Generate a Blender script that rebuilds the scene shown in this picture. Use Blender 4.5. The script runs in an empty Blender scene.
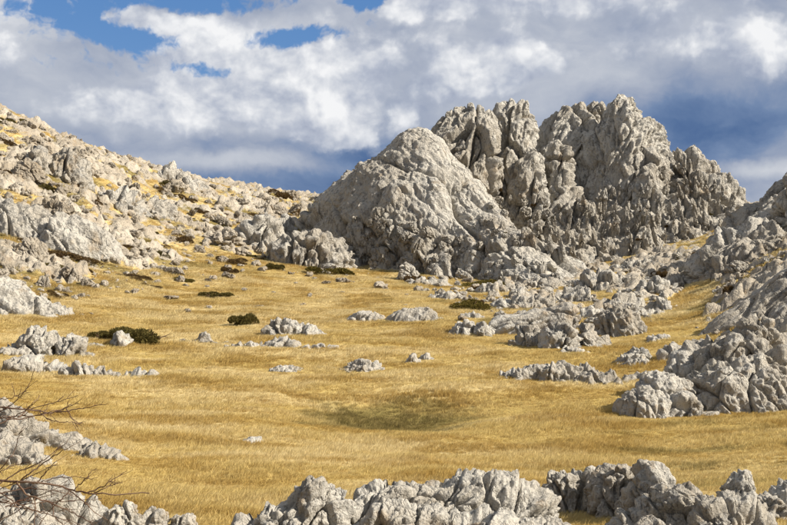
import bpy, math, random
import numpy as np
from mathutils import Vector
from mathutils.bvhtree import BVHTree

# ------------------------------------------------------------------ scene, camera
SC = bpy.context.scene
COL = SC.collection
F = 1093.0                      # focal length in photo pixels (787 wide) = 50 mm
PW, PH, HORIZON = 787.0, 525.0, 225.0
CAM_Z = 9.0
PITCH = math.atan((PH / 2 - HORIZON) / F)
cd = bpy.data.cameras.new('camera')
cam = bpy.data.objects.new('camera', cd)
COL.objects.link(cam)
cd.sensor_width = 36.0
cd.lens = F * 36.0 / PW
cd.clip_start, cd.clip_end = 0.5, 20000
cam.location = (0, 0, CAM_Z)
cam.rotation_euler = (math.pi / 2 - PITCH, 0, 0)
SC.camera = cam
SC.view_settings.view_transform = 'Standard'
SC.view_settings.look = 'None'
SC.view_settings.gamma = 1.0
SC.view_settings.exposure = 0.9
SC.cycles.max_bounces = 6

SUN_EL, SUN_AZ = math.radians(37), math.radians(101)   # azimuth clockwise from the view direction (+Y)
SUN_DIR = Vector((math.sin(SUN_AZ) * math.cos(SUN_EL), math.cos(SUN_AZ) * math.cos(SUN_EL), math.sin(SUN_EL)))
ld = bpy.data.lights.new('sun', 'SUN')
ld.energy = 5.0
ld.angle = math.radians(0.53)
ld.color = (1.0, 0.945, 0.86)
sun = bpy.data.objects.new('sun', ld)
COL.objects.link(sun)
sun.rotation_euler = SUN_DIR.to_track_quat('Z', 'Y').to_euler()
sun.location = (60, -20, 80)


class NT:
    """small helper to write node trees"""
    def __init__(self, tree):
        self.t = tree
        tree.nodes.clear()

    def n(self, typ, ins=None, **props):
        nd = self.t.nodes.new(typ)
        for k, v in props.items():
            setattr(nd, k, v)
        for k, v in (ins or {}).items():
            self.put(nd.inputs[k], v)
        return nd

    def put(self, sock, v):
        if isinstance(v, bpy.types.NodeSocket):
            self.t.links.new(v, sock)
        elif isinstance(v, bpy.types.Node):
            self.t.links.new(v.outputs[0], sock)
        else:
            sock.default_value = v

    def math(self, op, a, b=0.0, c=None, clamp=False):
        nd = self.n('ShaderNodeMath', operation=op, use_clamp=clamp)
        self.put(nd.inputs[0], a)
        self.put(nd.inputs[1], b)
        if c is not None:
            self.put(nd.inputs[2], c)
        return nd.outputs[0]

    def vec(self, op, a, b=(0, 0, 0), s=None):
        nd = self.n('ShaderNodeVectorMath', operation=op)
        self.put(nd.inputs[0], a)
        self.put(nd.inputs[1], b)
        if s is not None:
            self.put(nd.inputs[3], s)
        return nd.outputs['Value'] if op in ('LENGTH', 'DOT_PRODUCT', 'DISTANCE') else nd.outputs['Vector']

    def smooth(self, v, a, b, lo=0.0, hi=1.0):
        nd = self.n('ShaderNodeMapRange', interpolation_type='SMOOTHSTEP')
        for i, x in enumerate((v, a, b, lo, hi)):
            self.put(nd.inputs[i], x)
        return nd.outputs[0]

    def mix(self, f, a, b, mode='MIX'):
        nd = self.n('ShaderNodeMix', data_type='RGBA', blend_type=mode)
        self.put(nd.inputs[0], f)
        self.put(nd.inputs[6], a)
        self.put(nd.inputs[7], b)
        return nd.outputs[2]

    def noise(self, vec, scale, detail=4, rough=0.55, dist=0.0, out=0):
        nd = self.n('ShaderNodeTexNoise', {'Vector': vec, 'Scale': scale, 'Detail': detail, 'Roughness': rough, 'Distortion': dist})
        return nd.outputs[out]


def srgb(r, g, b):
    f = lambda c: (c / 255 / 12.92) if c <= 10 else ((c / 255 + 0.055) / 1.055) ** 2.4
    return (f(r), f(g), f(b), 1.0)


# ------------------------------------------------------------------ sky
world = bpy.data.worlds.new('World')
SC.world = world
world.use_nodes = True
W = NT(world.node_tree)
SKY_S = 0.10
sky = W.n('ShaderNodeTexSky', sky_type='NISHITA', sun_disc=False, sun_elevation=SUN_EL, sun_rotation=SUN_AZ,
          altitude=1200, air_density=1.0, dust_density=0.4, ozone_density=2.0)
tc = W.n('ShaderNodeTexCoord')
sp = W.n('ShaderNodeSeparateXYZ', {0: tc.outputs['Generated']})
az = W.math('ARCTAN2', sp.outputs[0], sp.outputs[1])
el = W.math('ARCSINE', sp.outputs[2])
cu = W.n('ShaderNodeCombineXYZ', {0: az, 1: el, 2: 0.37}).outputs[0]       # azimuth, elevation (radians)
wn = W.n('ShaderNodeTexNoise', {'Vector': cu, 'Scale': 9.0, 'Detail': 6.0, 'Roughness': 0.6})
warp = W.vec('MULTIPLY', W.vec('SUBTRACT', wn.outputs['Color'], (0.5, 0.5, 0.5)), (0.075, 0.05, 0.0))
wc = W.vec('ADD', cu, warp)


def blob(px, row, rx, ry, soft=0.25):
    c = ((px - PW / 2) / F, (HORIZON - row) / F, 0.37)
    v = W.vec('MULTIPLY', W.vec('SUBTRACT', wc, c), (F / rx, F / ry, 0))
    return W.smooth(W.vec('LENGTH', v), 1.0 + soft * 2, soft * 0.4)


def total(items):
    acc = 0.0
    for amp, b in items:
        acc = W.math('MULTIPLY_ADD', b, amp, acc)
    return acc


big = W.noise(W.vec('MULTIPLY', wc, (1, 2.0, 1)), 5.0, 5, 0.52)
puff = W.noise(W.vec('MULTIPLY', wc, (1, 1.5, 1)), 17.0, 5, 0.58, 0.3)
bright = W.math('ADD', W.math('MULTIPLY', W.math('SUBTRACT', big, 0.5), 1.1), W.math('MULTIPLY', W.math('SUBTRACT', puff, 0.5), 0.55))
bright = W.math('ADD', bright, 0.45)
bright = W.math('ADD', bright, total([
    (0.10, blob(640, 55, 150, 40)), (0.12, blob(740, 40, 90, 40)), (0.16, blob(70, 110, 130, 35)), (0.22, blob(30, 45, 60, 50)),
    (0.25, blob(240, 33, 100, 16)), (0.40, blob(765, 172, 70, 9)), (0.10, blob(275, 95, 120, 45)),
    (-0.34, blob(700, 142, 190, 40)), (-0.16, blob(690, 105, 150, 30)), (-0.34, blob(260, 190, 190, 15)), (-0.14, blob(230, 150, 110, 10)),
    (-0.26, blob(350, 160, 100, 24)), (-0.20, blob(420, 145, 60, 30)), (0.14, blob(230, 166, 130, 8)), (-0.10, blob(400, 62, 36, 36)),
]))


def billow(off):
    v = W.vec('ADD', cu, off)
    wv = W.vec('ADD', v, W.vec('MULTIPLY', warp, (0.45, 0.45, 0)))
    vo = W.n('ShaderNodeTexVoronoi', {'Vector': W.vec('MULTIPLY', wv, (1, 1.35, 1)), 'Scale': 12.0, 'Detail': 3.0, 'Roughness': 0.55, 'Lacunarity': 2.2}, feature='F1', normalize=True, voronoi_dimensions='2D')
    nn = W.noise(wv, 11.0, 6, 0.56)
    return W.math('ADD', W.math('MULTIPLY', W.math('SUBTRACT', 0.42, vo.outputs[0]), 0.85), W.math('MULTIPLY', W.math('SUBTRACT', nn, 0.5), 1.5))


d0, d1 = billow((0, 0, 0)), billow((0.007, 0.011, 0))
place = total([
    (0.70, blob(265, 100, 120, 50)), (0.25, blob(318, 88, 60, 34)), (0.62, blob(505, 74, 66, 28)), (0.30, blob(440, 100, 60, 24)),
    (0.75, blob(445, 8, 62, 22)), (0.55, blob(570, 6, 70, 16)), (0.45, blob(350, 134, 34, 10)), (0.40, blob(410, 118, 16, 15)),
    (0.35, blob(660, 55, 90, 30)), (0.35, blob(750, 60, 60, 28)), (0.40, blob(210, 30, 90, 16)), (0.30, blob(110, 108, 90, 24)), (0.25, blob(20, 60, 50, 40)),
    (-0.75, blob(690, 130, 240, 60)), (-0.45, blob(250, 195, 260, 40))])
dens = W.math('ADD', W.math('ADD', d0, place), -0.13)
cmask = W.smooth(dens, 0.0, 0.34)
lit = W.math('ADD', W.math('MULTIPLY', W.math('SUBTRACT', d0, d1), 1.7), W.math('MULTIPLY_ADD', dens, 0.45, 0.42), clamp=True)
cumulus = W.n('ShaderNodeValToRGB', {0: lit})
for pos, c in ((0.05, srgb(150, 160, 184)), (0.40, srgb(186, 193, 208)), (0.70, srgb(222, 225, 231)), (1.0, srgb(246, 246, 246))):
    cumulus.color_ramp.elements.new(pos).color = c
cumulus.color_ramp.elements.remove(cumulus.color_ramp.elements[0])
cumulus.color_ramp.elements.remove(cumulus.color_ramp.elements[-1])
ramp = W.n('ShaderNodeValToRGB')
W.put(ramp.inputs[0], W.math('MULTIPLY_ADD', bright, 0.80, 0.17))
cr = ramp.color_ramp
for pos, c in ((0.0, srgb(70, 98, 146)), (0.13, srgb(88, 115, 157)), (0.28, srgb(117, 139, 174)), (0.45, srgb(160, 170, 190)), (0.68, srgb(196, 201, 211)), (1.0, srgb(234, 235, 238))):
    e = cr.elements.new(pos)
    e.color = c
cr.elements.remove(cr.elements[0])
cr.elements.remove(cr.elements[-1])
hole = W.math('ADD', W.math('MULTIPLY', W.math('SUBTRACT', puff, 0.5), 1.8), total([
    (1.25, blob(95, 24, 62, 26)), (1.15, blob(150, 46, 60, 14)), (0.9, blob(205, 70, 34, 11)), (0.95, blob(300, 44, 55, 13)),
    (1.1, blob(362, 4, 28, 14)), (0.95, blob(200, 8, 100, 10)),
    (-0.3, blob(230, 30, 90, 9))]))
edge = W.noise(wc, 60.0, 3, 0.65)
hole = W.math('MULTIPLY_ADD', W.math('SUBTRACT', edge, 0.5), 1.8, hole)
hole = W.math('SUBTRACT', hole, W.smooth(blob(200, 35, 230, 60), 0.0, 0.4, 0.9, 0.0))
hole = W.math('SUBTRACT', hole, W.math('MULTIPLY', cmask, 0.35))
hole = W.smooth(hole, 0.12, 0.75)
soft = W.mix(W.math('MULTIPLY', cmask, 0.85), ramp.outputs[0], cumulus.outputs[0])
clouds = W.vec('SCALE', soft, s=0.53 / SKY_S)
blue = W.mix(0.75, sky.outputs[0], tuple(c * 0.53 / SKY_S for c in srgb(46, 106, 172)[:3]) + (1,))
skyc = W.mix(hole, clouds, blue)
bg = W.n('ShaderNodeBackground', {'Color': skyc, 'Strength': SKY_S})
W.n('ShaderNodeOutputWorld', {'Surface': bg})

# ------------------------------------------------------------------ numpy noise
_r = np.random.default_rng(7)
PERM = np.concatenate([_r.permutation(256)] * 3).astype(np.int32)
GRAD = _r.normal(size=(256, 3)).astype(np.float32)
GRAD /= np.linalg.norm(GRAD, axis=1, keepdims=True)
JIT = _r.random((256, 3)).astype(np.float32)
RND = _r.random(256).astype(np.float32)


def perlin(p):
    p = np.asarray(p, np.float32)
    i = np.floor(p).astype(np.int32)
    f = p - i
    i &= 255
    w = f * f * f * (f * (f * 6 - 15) + 10)
    out = 0
    for dx in (0, 1):
        wx = w[:, 0] if dx else 1 - w[:, 0]
        hx = PERM[i[:, 0] + dx]
        for dy in (0, 1):
            wy = w[:, 1] if dy else 1 - w[:, 1]
            hy = PERM[hx + i[:, 1] + dy]
            for dz in (0, 1):
                wz = w[:, 2] if dz else 1 - w[:, 2]
                g = GRAD[PERM[hy + i[:, 2] + dz]]
                d = g[:, 0] * (f[:, 0] - dx) + g[:, 1] * (f[:, 1] - dy) + g[:, 2] * (f[:, 2] - dz)
                out = out + wx * wy * wz * d
    return out * 1.6


def fbm(p, octs=4, gain=0.5):
    p = np.asarray(p, np.float32)
    out, a = 0, 1.0
    for k in range(octs):
        out = out + a * perlin(p * (2.03 ** k) + 17.3 * k)
        a *= gain
    return out


def worley(p):
    """distance to the nearest and second nearest cell point and a random value of the cell"""
    p = np.asarray(p, np.float32)
    i0 = np.floor(p).astype(np.int32)
    n = len(p)
    f1 = np.full(n, 9.0, np.float32)
    f2 = np.full(n, 9.0, np.float32)
    rid = np.zeros(n, np.int32)
    tilt = np.zeros(n, np.float32)
    for dx in (-1, 0, 1):
        hx = PERM[(i0[:, 0] + dx) & 255]
        ox = p[:, 0] - (i0[:, 0] + dx)
        for dy in (-1, 0, 1):
            hy = PERM[hx + ((i0[:, 1] + dy) & 255)]
            oy = p[:, 1] - (i0[:, 1] + dy)
            for dz in (-1, 0, 1):
                h = PERM[hy + ((i0[:, 2] + dz) & 255)]
                j = JIT[h]
                ex, ey, ez = ox - j[:, 0], oy - j[:, 1], p[:, 2] - (i0[:, 2] + dz) - j[:, 2]
                d = ex * ex + ey * ey + ez * ez
                g = GRAD[h]
                near = d < f1
                f2 = np.where(near, f1, np.minimum(f2, d))
                f1 = np.where(near, d, f1)
                rid = np.where(near, h, rid)
                tilt = np.where(near, g[:, 0] * ex + g[:, 1] * ey + g[:, 2] * ez, tilt)
    return np.sqrt(f1), np.sqrt(f2), RND[rid], tilt


def sstep(x, a, b):
    t = np.clip((x - a) / (b - a), 0, 1)
    return t * t * (3 - 2 * t)


def rock_relief(P, u, flute=(0.15, 0.1, 1.0), seed=0, block=1.0, fl=1.0, fine=1.0, bs=1.0):
    """height of limestone relief in metres at points P: blocks parted by fissures, flutes along one direction, roughness"""
    q = (P / u).astype(np.float32) + np.float32([seed * 13.7, seed * 7.1, seed * 3.3])
    qs = q * 0.13
    w = np.stack([perlin(qs), perlin(qs + 31.7), perlin(qs + 67.1)], 1) * 1.1
    q = q + w
    c = np.array(flute, np.float32)
    c /= np.linalg.norm(c)
    a = np.cross(c, (0.1, 1.0, 0.05))
    a /= np.linalg.norm(a)
    b = np.cross(c, a)
    q = np.stack([q @ a, q @ b, q @ c], 1).astype(np.float32)
    out = 0
    if block:
        f1, f2, r, t = worley(q / np.float32([4.6, 4.6, 11.0]) / bs)
        e = f2 - f1
        out = out + bs * block * ((r - 0.5) * 1.3 + 1.5 * t) - (0.35 + 0.65 * block) * 1.7 * np.clip(1 - e / 0.11, 0, 1) ** 1.5
    f1, f2, r, t = worley(q / np.float32([1.7, 1.7, 4.2]) + 9.3)
    e = f2 - f1
    m = 0.2 + 0.8 * sstep(perlin(q * np.float32([.16, .16, .1]) + 5.5), -0.25, 0.25)
    out = out + m * (0.25 + 0.75 * block) * ((r - 0.5) * 0.42 + 0.75 * t - 0.6 * np.clip(1 - e / 0.16, 0, 1))
    n = perlin(q * np.float32([0.75, 0.75, 0.12]) + 3.1)
    out = out + fl * 0.24 * (1 - 2.4 * np.abs(n))
    n = perlin(q * np.float32([1.9, 1.9, 0.35]) + 8.1)
    out = out + fl * 0.15 * (1 - 2.4 * np.abs(n))
    a_ = 0.30
    for k in range(4):
        out = out + fine * a_ * (0.5 - 1.6 * np.abs(perlin(q * (0.42 * 2.1 ** k) + 11.7 * k)))
        a_ *= 0.62
    return out * u


# ------------------------------------------------------------------ pixels and places
CP, SP = math.cos(PITCH), math.sin(PITCH)


def ray(px, row):
    cx, cy = (px - PW / 2) / F, (PH / 2 - row) / F
    return np.array((cx, CP + cy * SP, -SP + cy * CP))


def at_depth(px, row, y):
    d = ray(px, row)
    return np.array((0, 0, CAM_Z)) + d * (y / d[1])


def project(P):
    v = np.asarray(P) - np.array((0, 0, CAM_Z))
    f = v[..., 1] * CP - v[..., 2] * SP
    up = v[..., 1] * SP + v[..., 2] * CP
    f = np.maximum(f, 0.1)
    return PW / 2 + F * v[..., 0] / f, PH / 2 - F * up / f


# ------------------------------------------------------------------ terrain
YS = [0, 15, 22, 30, 45, 60, 80, 100, 125, 150, 175, 200, 230, 260, 300, 400, 600]
TAB = {
    -300: [7.3, 5.2, 4.3, 3.4, 2.6, 2.4, 4.5, 9.0, 15.4, 23.0, 31.0, 35.0, 37.0, 36.0, 28.4, 10.0, 0.0],
    0:    [7.3, 4.1, 3.2, 2.3, 1.0, 0.4, 0.5, 2.6, 8.5, 18.1, 29.2, 29.4, 27.4, 24.4, 18.0, 6.0, -2.0],
    165:  [7.3, 3.8, 2.9, 2.0, 0.4, 0.0, 0.2, 0.9, 2.5, 6.5, 12.6, 19.2, 19.6, 18.0, 13.6, 5.0, -2.0],
    330:  [7.3, 3.8, 2.9, 2.0, 0.3, 0.0, 0.2, 0.7, 1.5, 2.9, 6.0, 10.2, 14.8, 14, 11, 4, -2],
    420:  [7.3, 3.8, 2.9, 2.0, 0.3, 0.0, 0.2, 0.7, 1.4, 2.5, 4.5, 8.0, 11, 11, 9, 4, -2],
    510:  [7.3, 3.8, 2.9, 2.0, 0.3, 0.0, 0.2, 0.7, 1.2, 2.1, 3.3, 5.0, 8, 9, 9, 4, -2],
    600:  [7.3, 3.8, 2.9, 2.0, 0.3, 0.0, 0.2, 0.8, 1.3, 2.1, 3.0, 5.0, 9, 12, 12, 4, -2],
    700:  [7.3, 3.8, 2.9, 2.0, 0.3, 0.2, 0.9, 1.7, 2.9, 4.4, 6.8, 10, 13.5, 14, 12, 4, -2],
    787:  [7.3, 3.9, 3.0, 2.1, 0.5, 0.8, 3.0, 6.0, 10, 12, 13, 13, 13, 12, 10, 4, -2],
    1090: [7.3, 4.8, 3.9, 3.0, 2.5, 4.5, 9.5, 14, 18, 19, 19, 18, 17, 15, 12, 5, 0],
}
TF = np.linspace(-0.66, 0.66, 265)
YF = np.linspace(0, 600, 601)


def _table():
    ks = sorted(TAB)
    rows = np.array([np.interp(YF, YS, TAB[k]) for k in ks])
    tk = [(k - PW / 2) / F for k in ks]
    g = np.array([np.interp(TF, tk, rows[:, j]) for j in range(len(YF))]).T
    for axis, n in ((0, 13), (1, 13), (0, 9), (1, 9)):
        pad = [(0, 0), (0, 0)]
        pad[axis] = (n // 2, n // 2)
        gp = np.pad(g, pad, mode='edge')
        g = sum(np.take(gp, range(k, k + g.shape[axis]), axis) for k in range(n)) / n
    return g


TABLE = _table()


def base_z(x, y):
    x = np.asarray(x, float)
    y = np.asarray(y, float)
    t = np.clip(x / np.maximum(y, 12.0), -0.659, 0.659)
    fi = (t - TF[0]) / (TF[1] - TF[0])
    fj = np.clip(y, 0, 599.5)
    i = np.clip(fi.astype(int), 0, len(TF) - 2)
    j = np.clip(fj.astype(int), 0, len(YF) - 2)
    a, b = fi - i, fj - j
    z = (TABLE[i, j] * (1 - a) + TABLE[i + 1, j] * a) * (1 - b) + (TABLE[i, j + 1] * (1 - a) + TABLE[i + 1, j + 1] * a) * b
    return z - np.clip(y - 600, 0, 5000) * 0.01


def in_poly(px, row, poly):
    inside = np.zeros(len(px), bool)
    n = len(poly)
    for k in range(n):
        x0, y0 = poly[k]
        x1, y1 = poly[(k + 1) % n]
        cross = ((y0 > row) != (y1 > row)) & (px < (x1 - x0) * (row - y0) / (y1 - y0 + 1e-9) + x0)
        inside ^= cross
    return inside


def interp_line(px, pts):
    xs, ys = zip(*pts)
    return np.interp(px, xs, ys)


HILL_FOOT = [(-400, 318), (0, 304), (60, 296), (110, 286), (170, 276), (240, 268), (300, 268), (340, 272), (360, 276), (600, 276)]


def rockiness(x, y):
    """0 = grass, 1 = bare bedrock, by place"""
    P = np.stack([x, y, base_z(x, y)], -1)
    px, row = project(P)
    n = fbm(np.stack([x * 0.07, y * 0.15, x * 0], 1), 4)
    n2 = fbm(np.stack([x * 0.35, y * 0.35, x * 0 + 4], 1), 3)
    far = y > 62
    hill = far & (px < 370)
    up = interp_line(px, HILL_FOOT) - row                     # pixels above the hill's foot
    m = np.where(hill, sstep(up, -8, 26) * 0.45 + sstep(up, 30, 100) * 0.05, 0)
    valley = far & (px >= 370)
    edge = interp_line(px, [(370, 280), (430, 279), (470, 300), (560, 318), (610, 325), (660, 312), (690, 318), (720, 340), (760, 372), (900, 385)])
    v = sstep(edge - row, -4, 14) * 0.49
    glade = in_poly(px, row, [(640, 330), (668, 300), (690, 285), (722, 280), (715, 297), (700, 318), (690, 345), (640, 350)])
    glade |= in_poly(px, row, [(578, 252), (610, 248), (640, 256), (630, 264), (590, 266)])
    glade |= in_poly(px, row, [(430, 272), (500, 276), (505, 290), (440, 300)])
    v = np.where(glade, 0.12, v)
    m = m + np.where(valley, v, 0)
    return np.clip(m + np.where(m > 0.02, n * 0.34 + n2 * 0.20, 0), 0, 1)


HOLLOW = at_depth(390, 411, 9.0 * F / (411 - HORIZON))


def ground_z(x, y, detail=True):
    x = np.asarray(x, float).ravel()
    y = np.asarray(y, float).ravel()
    z = base_z(x, y)
    q = np.stack([x, y, x * 0], 1)
    z = z + 0.30 * fbm(q / 16.0, 3) + 0.10 * fbm(q / 3.0 + 4, 2)
    hx, hy = (x - HOLLOW[0]) / 5.2, (y - HOLLOW[1]) / 5.5
    z = z - 0.95 * np.exp(-(hx * hx + hy * hy) ** 1.3)
    if detail:
        r = rockiness(x, y)
        k = sstep(r, 0.42, 0.56)
        f1, f2, c, tl = worley(q / np.array([1.9, 2.4, 1]) + 0.6 * np.stack([fbm(q / 4, 2)] * 3, 1))
        e = f2 - f1
        z = z + k * (0.10 + 0.7 * c + 1.0 * tl - 0.5 * np.exp(-e / 0.08) + 0.45 * fbm(q / 0.8, 3))
        return z, r, k
    return z


def ground_hit(px, row, y0=8.0, y1=420.0):
    d = ray(px, row)
    ys = np.concatenate([np.arange(y0, 60, 0.25), np.arange(60, y1, 0.8)])
    k = ys / d[1]
    x, z = d[0] * k, CAM_Z + d[2] * k
    g = ground_z(x, ys, False)
    b = np.nonzero(z < g)[0]
    if len(b) == 0:
        return None
    j = b[0]
    return np.array((x[j], ys[j], g[j]))


# ------------------------------------------------------------------ mesh helpers and tags
def mesh_obj(name, verts, faces, mat, parent=None, smooth=True):
    me = bpy.data.meshes.new(name)
    faces = np.asarray(faces, np.int32)
    nf, k = faces.shape
    me.vertices.add(len(verts))
    me.vertices.foreach_set('co', np.asarray(verts, np.float32).ravel())
    me.loops.add(nf * k)
    me.loops.foreach_set('vertex_index', faces.ravel())
    me.polygons.add(nf)
    me.polygons.foreach_set('loop_start', np.arange(0, nf * k, k, dtype=np.int32))
    me.update(calc_edges=True)
    if smooth:
        me.shade_smooth()
    if mat:
        me.materials.append(mat)
    return link(name, me, parent)


def link(name, me, parent=None):
    o = bpy.data.objects.new(name, me)
    COL.objects.link(o)
    if parent is not None:
        o.parent = parent
        o.matrix_parent_inverse = parent.matrix_basis.inverted()
    return o


def tag(o, label=None, cat=None, group=None, kind=None):
    if label:
        o['label'] = label
    if cat:
        o['category'] = cat
    if group:
        o['group'] = group
    if kind:
        o['kind'] = kind
    return o


def empty(name, loc):
    o = bpy.data.objects.new(name, None)
    COL.objects.link(o)
    o.location = loc
    return o


def grid_faces(nr, nc, wrap=False):
    i = np.arange(nr - 1)[:, None] * nc
    j = np.arange(nc - 1 if not wrap else nc)[None, :]
    j2 = (j + 1) % nc
    return np.stack([i + j, i + j2, i + nc + j2, i + nc + j], -1).reshape(-1, 4)


def grid_normals(V):
    du = np.gradient(V, axis=1)
    dv = np.gradient(V, axis=0)
    n = np.cross(du, dv)
    return n / np.maximum(np.linalg.norm(n, axis=-1, keepdims=True), 1e-9)


# ------------------------------------------------------------------ materials
def rock_nodes(N, u, pos, tint=None):
    """colour and bump height of weathered limestone; u = size of its features in metres"""
    q = N.vec('SCALE', pos, s=1.0 / u)
    big = N.noise(q, 0.07, 4, 0.6)
    mid = N.noise(q, 0.42, 6, 0.62)
    fine = N.noise(q, 2.6, 6, 0.65)
    streak = N.noise(N.vec('MULTIPLY', q, (1.3, 1.3, 0.13)), 1.0, 5, 0.6)
    c = N.mix(N.smooth(big, 0.38, 0.62), (0.51, 0.47, 0.395, 1), (0.385, 0.34, 0.27, 1))
    c = N.mix(N.math('MULTIPLY', N.smooth(mid, 0.52, 0.68), 0.65), c, (0.565, 0.53, 0.46, 1))
    c = N.mix(N.math('MULTIPLY', N.smooth(streak, 0.53, 0.68), 0.72), c, (0.16, 0.15, 0.135, 1))
    lich = N.smooth(N.math('ADD', N.math('MULTIPLY', mid, 0.45), N.math('MULTIPLY', fine, 0.55)), 0.51, 0.60)
    c = N.mix(N.math('MULTIPLY', lich, 0.58), c, (0.12, 0.11, 0.095, 1))
    c = N.mix(N.math('MULTIPLY', N.smooth(N.noise(q, 0.3, 3, 0.5), 0.60, 0.72), 0.55), c, (0.34, 0.25, 0.15, 1))
    if tint:
        c = N.mix(1.0, c, tint, 'MULTIPLY')
    vor = N.n('ShaderNodeTexVoronoi', {'Vector': N.vec('MULTIPLY', N.vec('ADD', q, N.vec('SCALE', N.n('ShaderNodeTexNoise', {'Vector': q, 'Scale': 0.8}).outputs['Color'], s=1.2)), (1, 1, 0.28)), 'Scale': 0.55}, feature='DISTANCE_TO_EDGE')
    crack = N.math('MAXIMUM', N.smooth(vor.outputs[0], 0.0, 0.06), N.smooth(N.noise(q, 0.35, 3, 0.6), 0.58, 0.48))
    h = N.math('ADD', N.math('MULTIPLY', fine, 0.55), N.math('MULTIPLY', N.noise(q, 7.0, 4, 0.6), 0.25))
    h = N.math('ADD', h, N.math('MULTIPLY', mid, 0.7))
    h = N.math('MULTIPLY_ADD', crack, 0.42, h)
    v2 = N.n('ShaderNodeTexVoronoi', {'Vector': N.vec('MULTIPLY', N.vec('ADD', q, N.vec('SCALE', N.n('ShaderNodeTexNoise', {'Vector': q, 'Scale': 2.0}).outputs['Color'], s=0.6)), (1, 1, 0.5)), 'Scale': 1.7})
    h = N.math('MULTIPLY_ADD', v2.outputs[0], 0.35, h)
    return c, h


_rock_mats = {}
TAN = (0.86, 0.81, 0.745, 1.0)               # the hillside's stone is browner than the mountain's


def rock_mat(u, tint=None):
    lv = round(math.log2(u) * 1.0)
    k = (lv, tint)
    if k not in _rock_mats:
        uu = 2.0 ** lv
        m = bpy.data.materials.new('limestone_%d' % (lv + 10))
        m.use_nodes = True
        N = NT(m.node_tree)
        pos = N.n('ShaderNodeNewGeometry').outputs['Position']
        c, h = rock_nodes(N, uu, pos, tint)
        b = N.n('ShaderNodeBump', {'Strength': 1.0, 'Distance': uu * 0.85, 'Height': h})
        p = N.n('ShaderNodeBsdfPrincipled', {'Base Color': c, 'Roughness': 0.92, 'Normal': b.outputs[0]})
        p.inputs['Specular IOR Level'].default_value = 0.2
        N.n('ShaderNodeOutputMaterial', {'Surface': p.outputs[0]})
        _rock_mats[k] = m
    return _rock_mats[k]


STRAW, PALE, OLIVE, RUST = (0.58, 0.44, 0.165, 1), (0.71, 0.585, 0.315, 1), (0.13, 0.103, 0.03, 1), (0.42, 0.275, 0.075, 1)


def ground_mat():
    m = bpy.data.materials.new('meadow_ground')
    m.use_nodes = True
    N = NT(m.node_tree)
    pos = N.n('ShaderNodeNewGeometry').outputs['Position']
    at = N.n('ShaderNodeAttribute', attribute_name='cover')
    s = N.n('ShaderNodeSeparateColor', {0: at.outputs['Color']})
    rk, ol, pl = s.outputs[0], s.outputs[1], s.outputs[2]
    n1 = N.noise(pos, 0.5, 5, 0.6)
    n2 = N.noise(N.vec('MULTIPLY', pos, (1, 0.45, 1)), 5.0, 5, 0.7)
    g = N.mix(pl, (0.40, 0.285, 0.09, 1), (0.52, 0.405, 0.19, 1))
    g = N.mix(N.smooth(n1, 0.45, 0.68), g, (0.26, 0.16, 0.045, 1))
    g = N.mix(N.math('MULTIPLY', N.smooth(n2, 0.45, 0.65), 0.6), g, (0.26, 0.165, 0.04, 1))
    g = N.mix(N.math('MULTIPLY', ol, N.smooth(n2, 0.25, 0.6, 0.6, 1.0)), g, OLIVE)
    c, h = rock_nodes(N, 0.5, pos, TAN)
    f = N.smooth(N.math('ADD', rk, N.math('MULTIPLY', N.math('SUBTRACT', N.noise(pos, 1.6, 4, 0.6), 0.5), 0.22)), 0.40, 0.50)
    col = N.mix(f, g, c)
    hh = N.math('ADD', N.math('MULTIPLY', h, f), N.math('MULTIPLY', n2, 0.9))
    b = N.n('ShaderNodeBump', {'Strength': 0.8, 'Distance': 0.22, 'Height': hh})
    p = N.n('ShaderNodeBsdfPrincipled', {'Base Color': col, 'Roughness': 0.95, 'Normal': b.outputs[0]})
    p.inputs['Specular IOR Level'].default_value = 0.1
    N.n('ShaderNodeOutputMaterial', {'Surface': p.outputs[0]})
    return m


def leaf_mat(name, ca, cb, trans=0.25):
    m = bpy.data.materials.new(name)
    m.use_nodes = True
    N = NT(m.node_tree)
    pos = N.n('ShaderNodeNewGeometry').outputs['Position']
    c = N.mix(N.smooth(N.noise(pos, 3.0, 4, 0.6), 0.38, 0.62), ca, cb)
    d = N.n('ShaderNodeBsdfDiffuse', {'Color': c})
    t = N.n('ShaderNodeBsdfTranslucent', {'Color': c})
    mx = N.n('ShaderNodeMixShader', {0: trans, 1: d.outputs[0], 2: t.outputs[0]})
    N.n('ShaderNodeOutputMaterial', {'Surface': mx.outputs[0]})
    return m


def grass_mat():
    m = bpy.data.materials.new('dry_grass')
    m.use_nodes = True
    N = NT(m.node_tree)
    at = N.n('ShaderNodeAttribute', attribute_name='tint', attribute_type='INSTANCER')
    s = N.n('ShaderNodeSeparateColor', {0: at.outputs['Color']})
    c = N.mix(s.outputs[0], STRAW, PALE)
    c = N.mix(s.outputs[2], c, RUST)
    c = N.mix(s.outputs[1], c, OLIVE)
    rnd = N.n('ShaderNodeObjectInfo').outputs['Random']
    c = N.mix(N.math('MULTIPLY', rnd, 0.35), c, (0.54, 0.41, 0.18, 1))
    d = N.n('ShaderNodeBsdfDiffuse', {'Color': c})
    t = N.n('ShaderNodeBsdfTranslucent', {'Color': c})
    mx = N.n('ShaderNodeMixShader', {0: 0.35, 1: d.outputs[0], 2: t.outputs[0]})
    N.n('ShaderNodeOutputMaterial', {'Surface': mx.outputs[0]})
    return m


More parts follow.
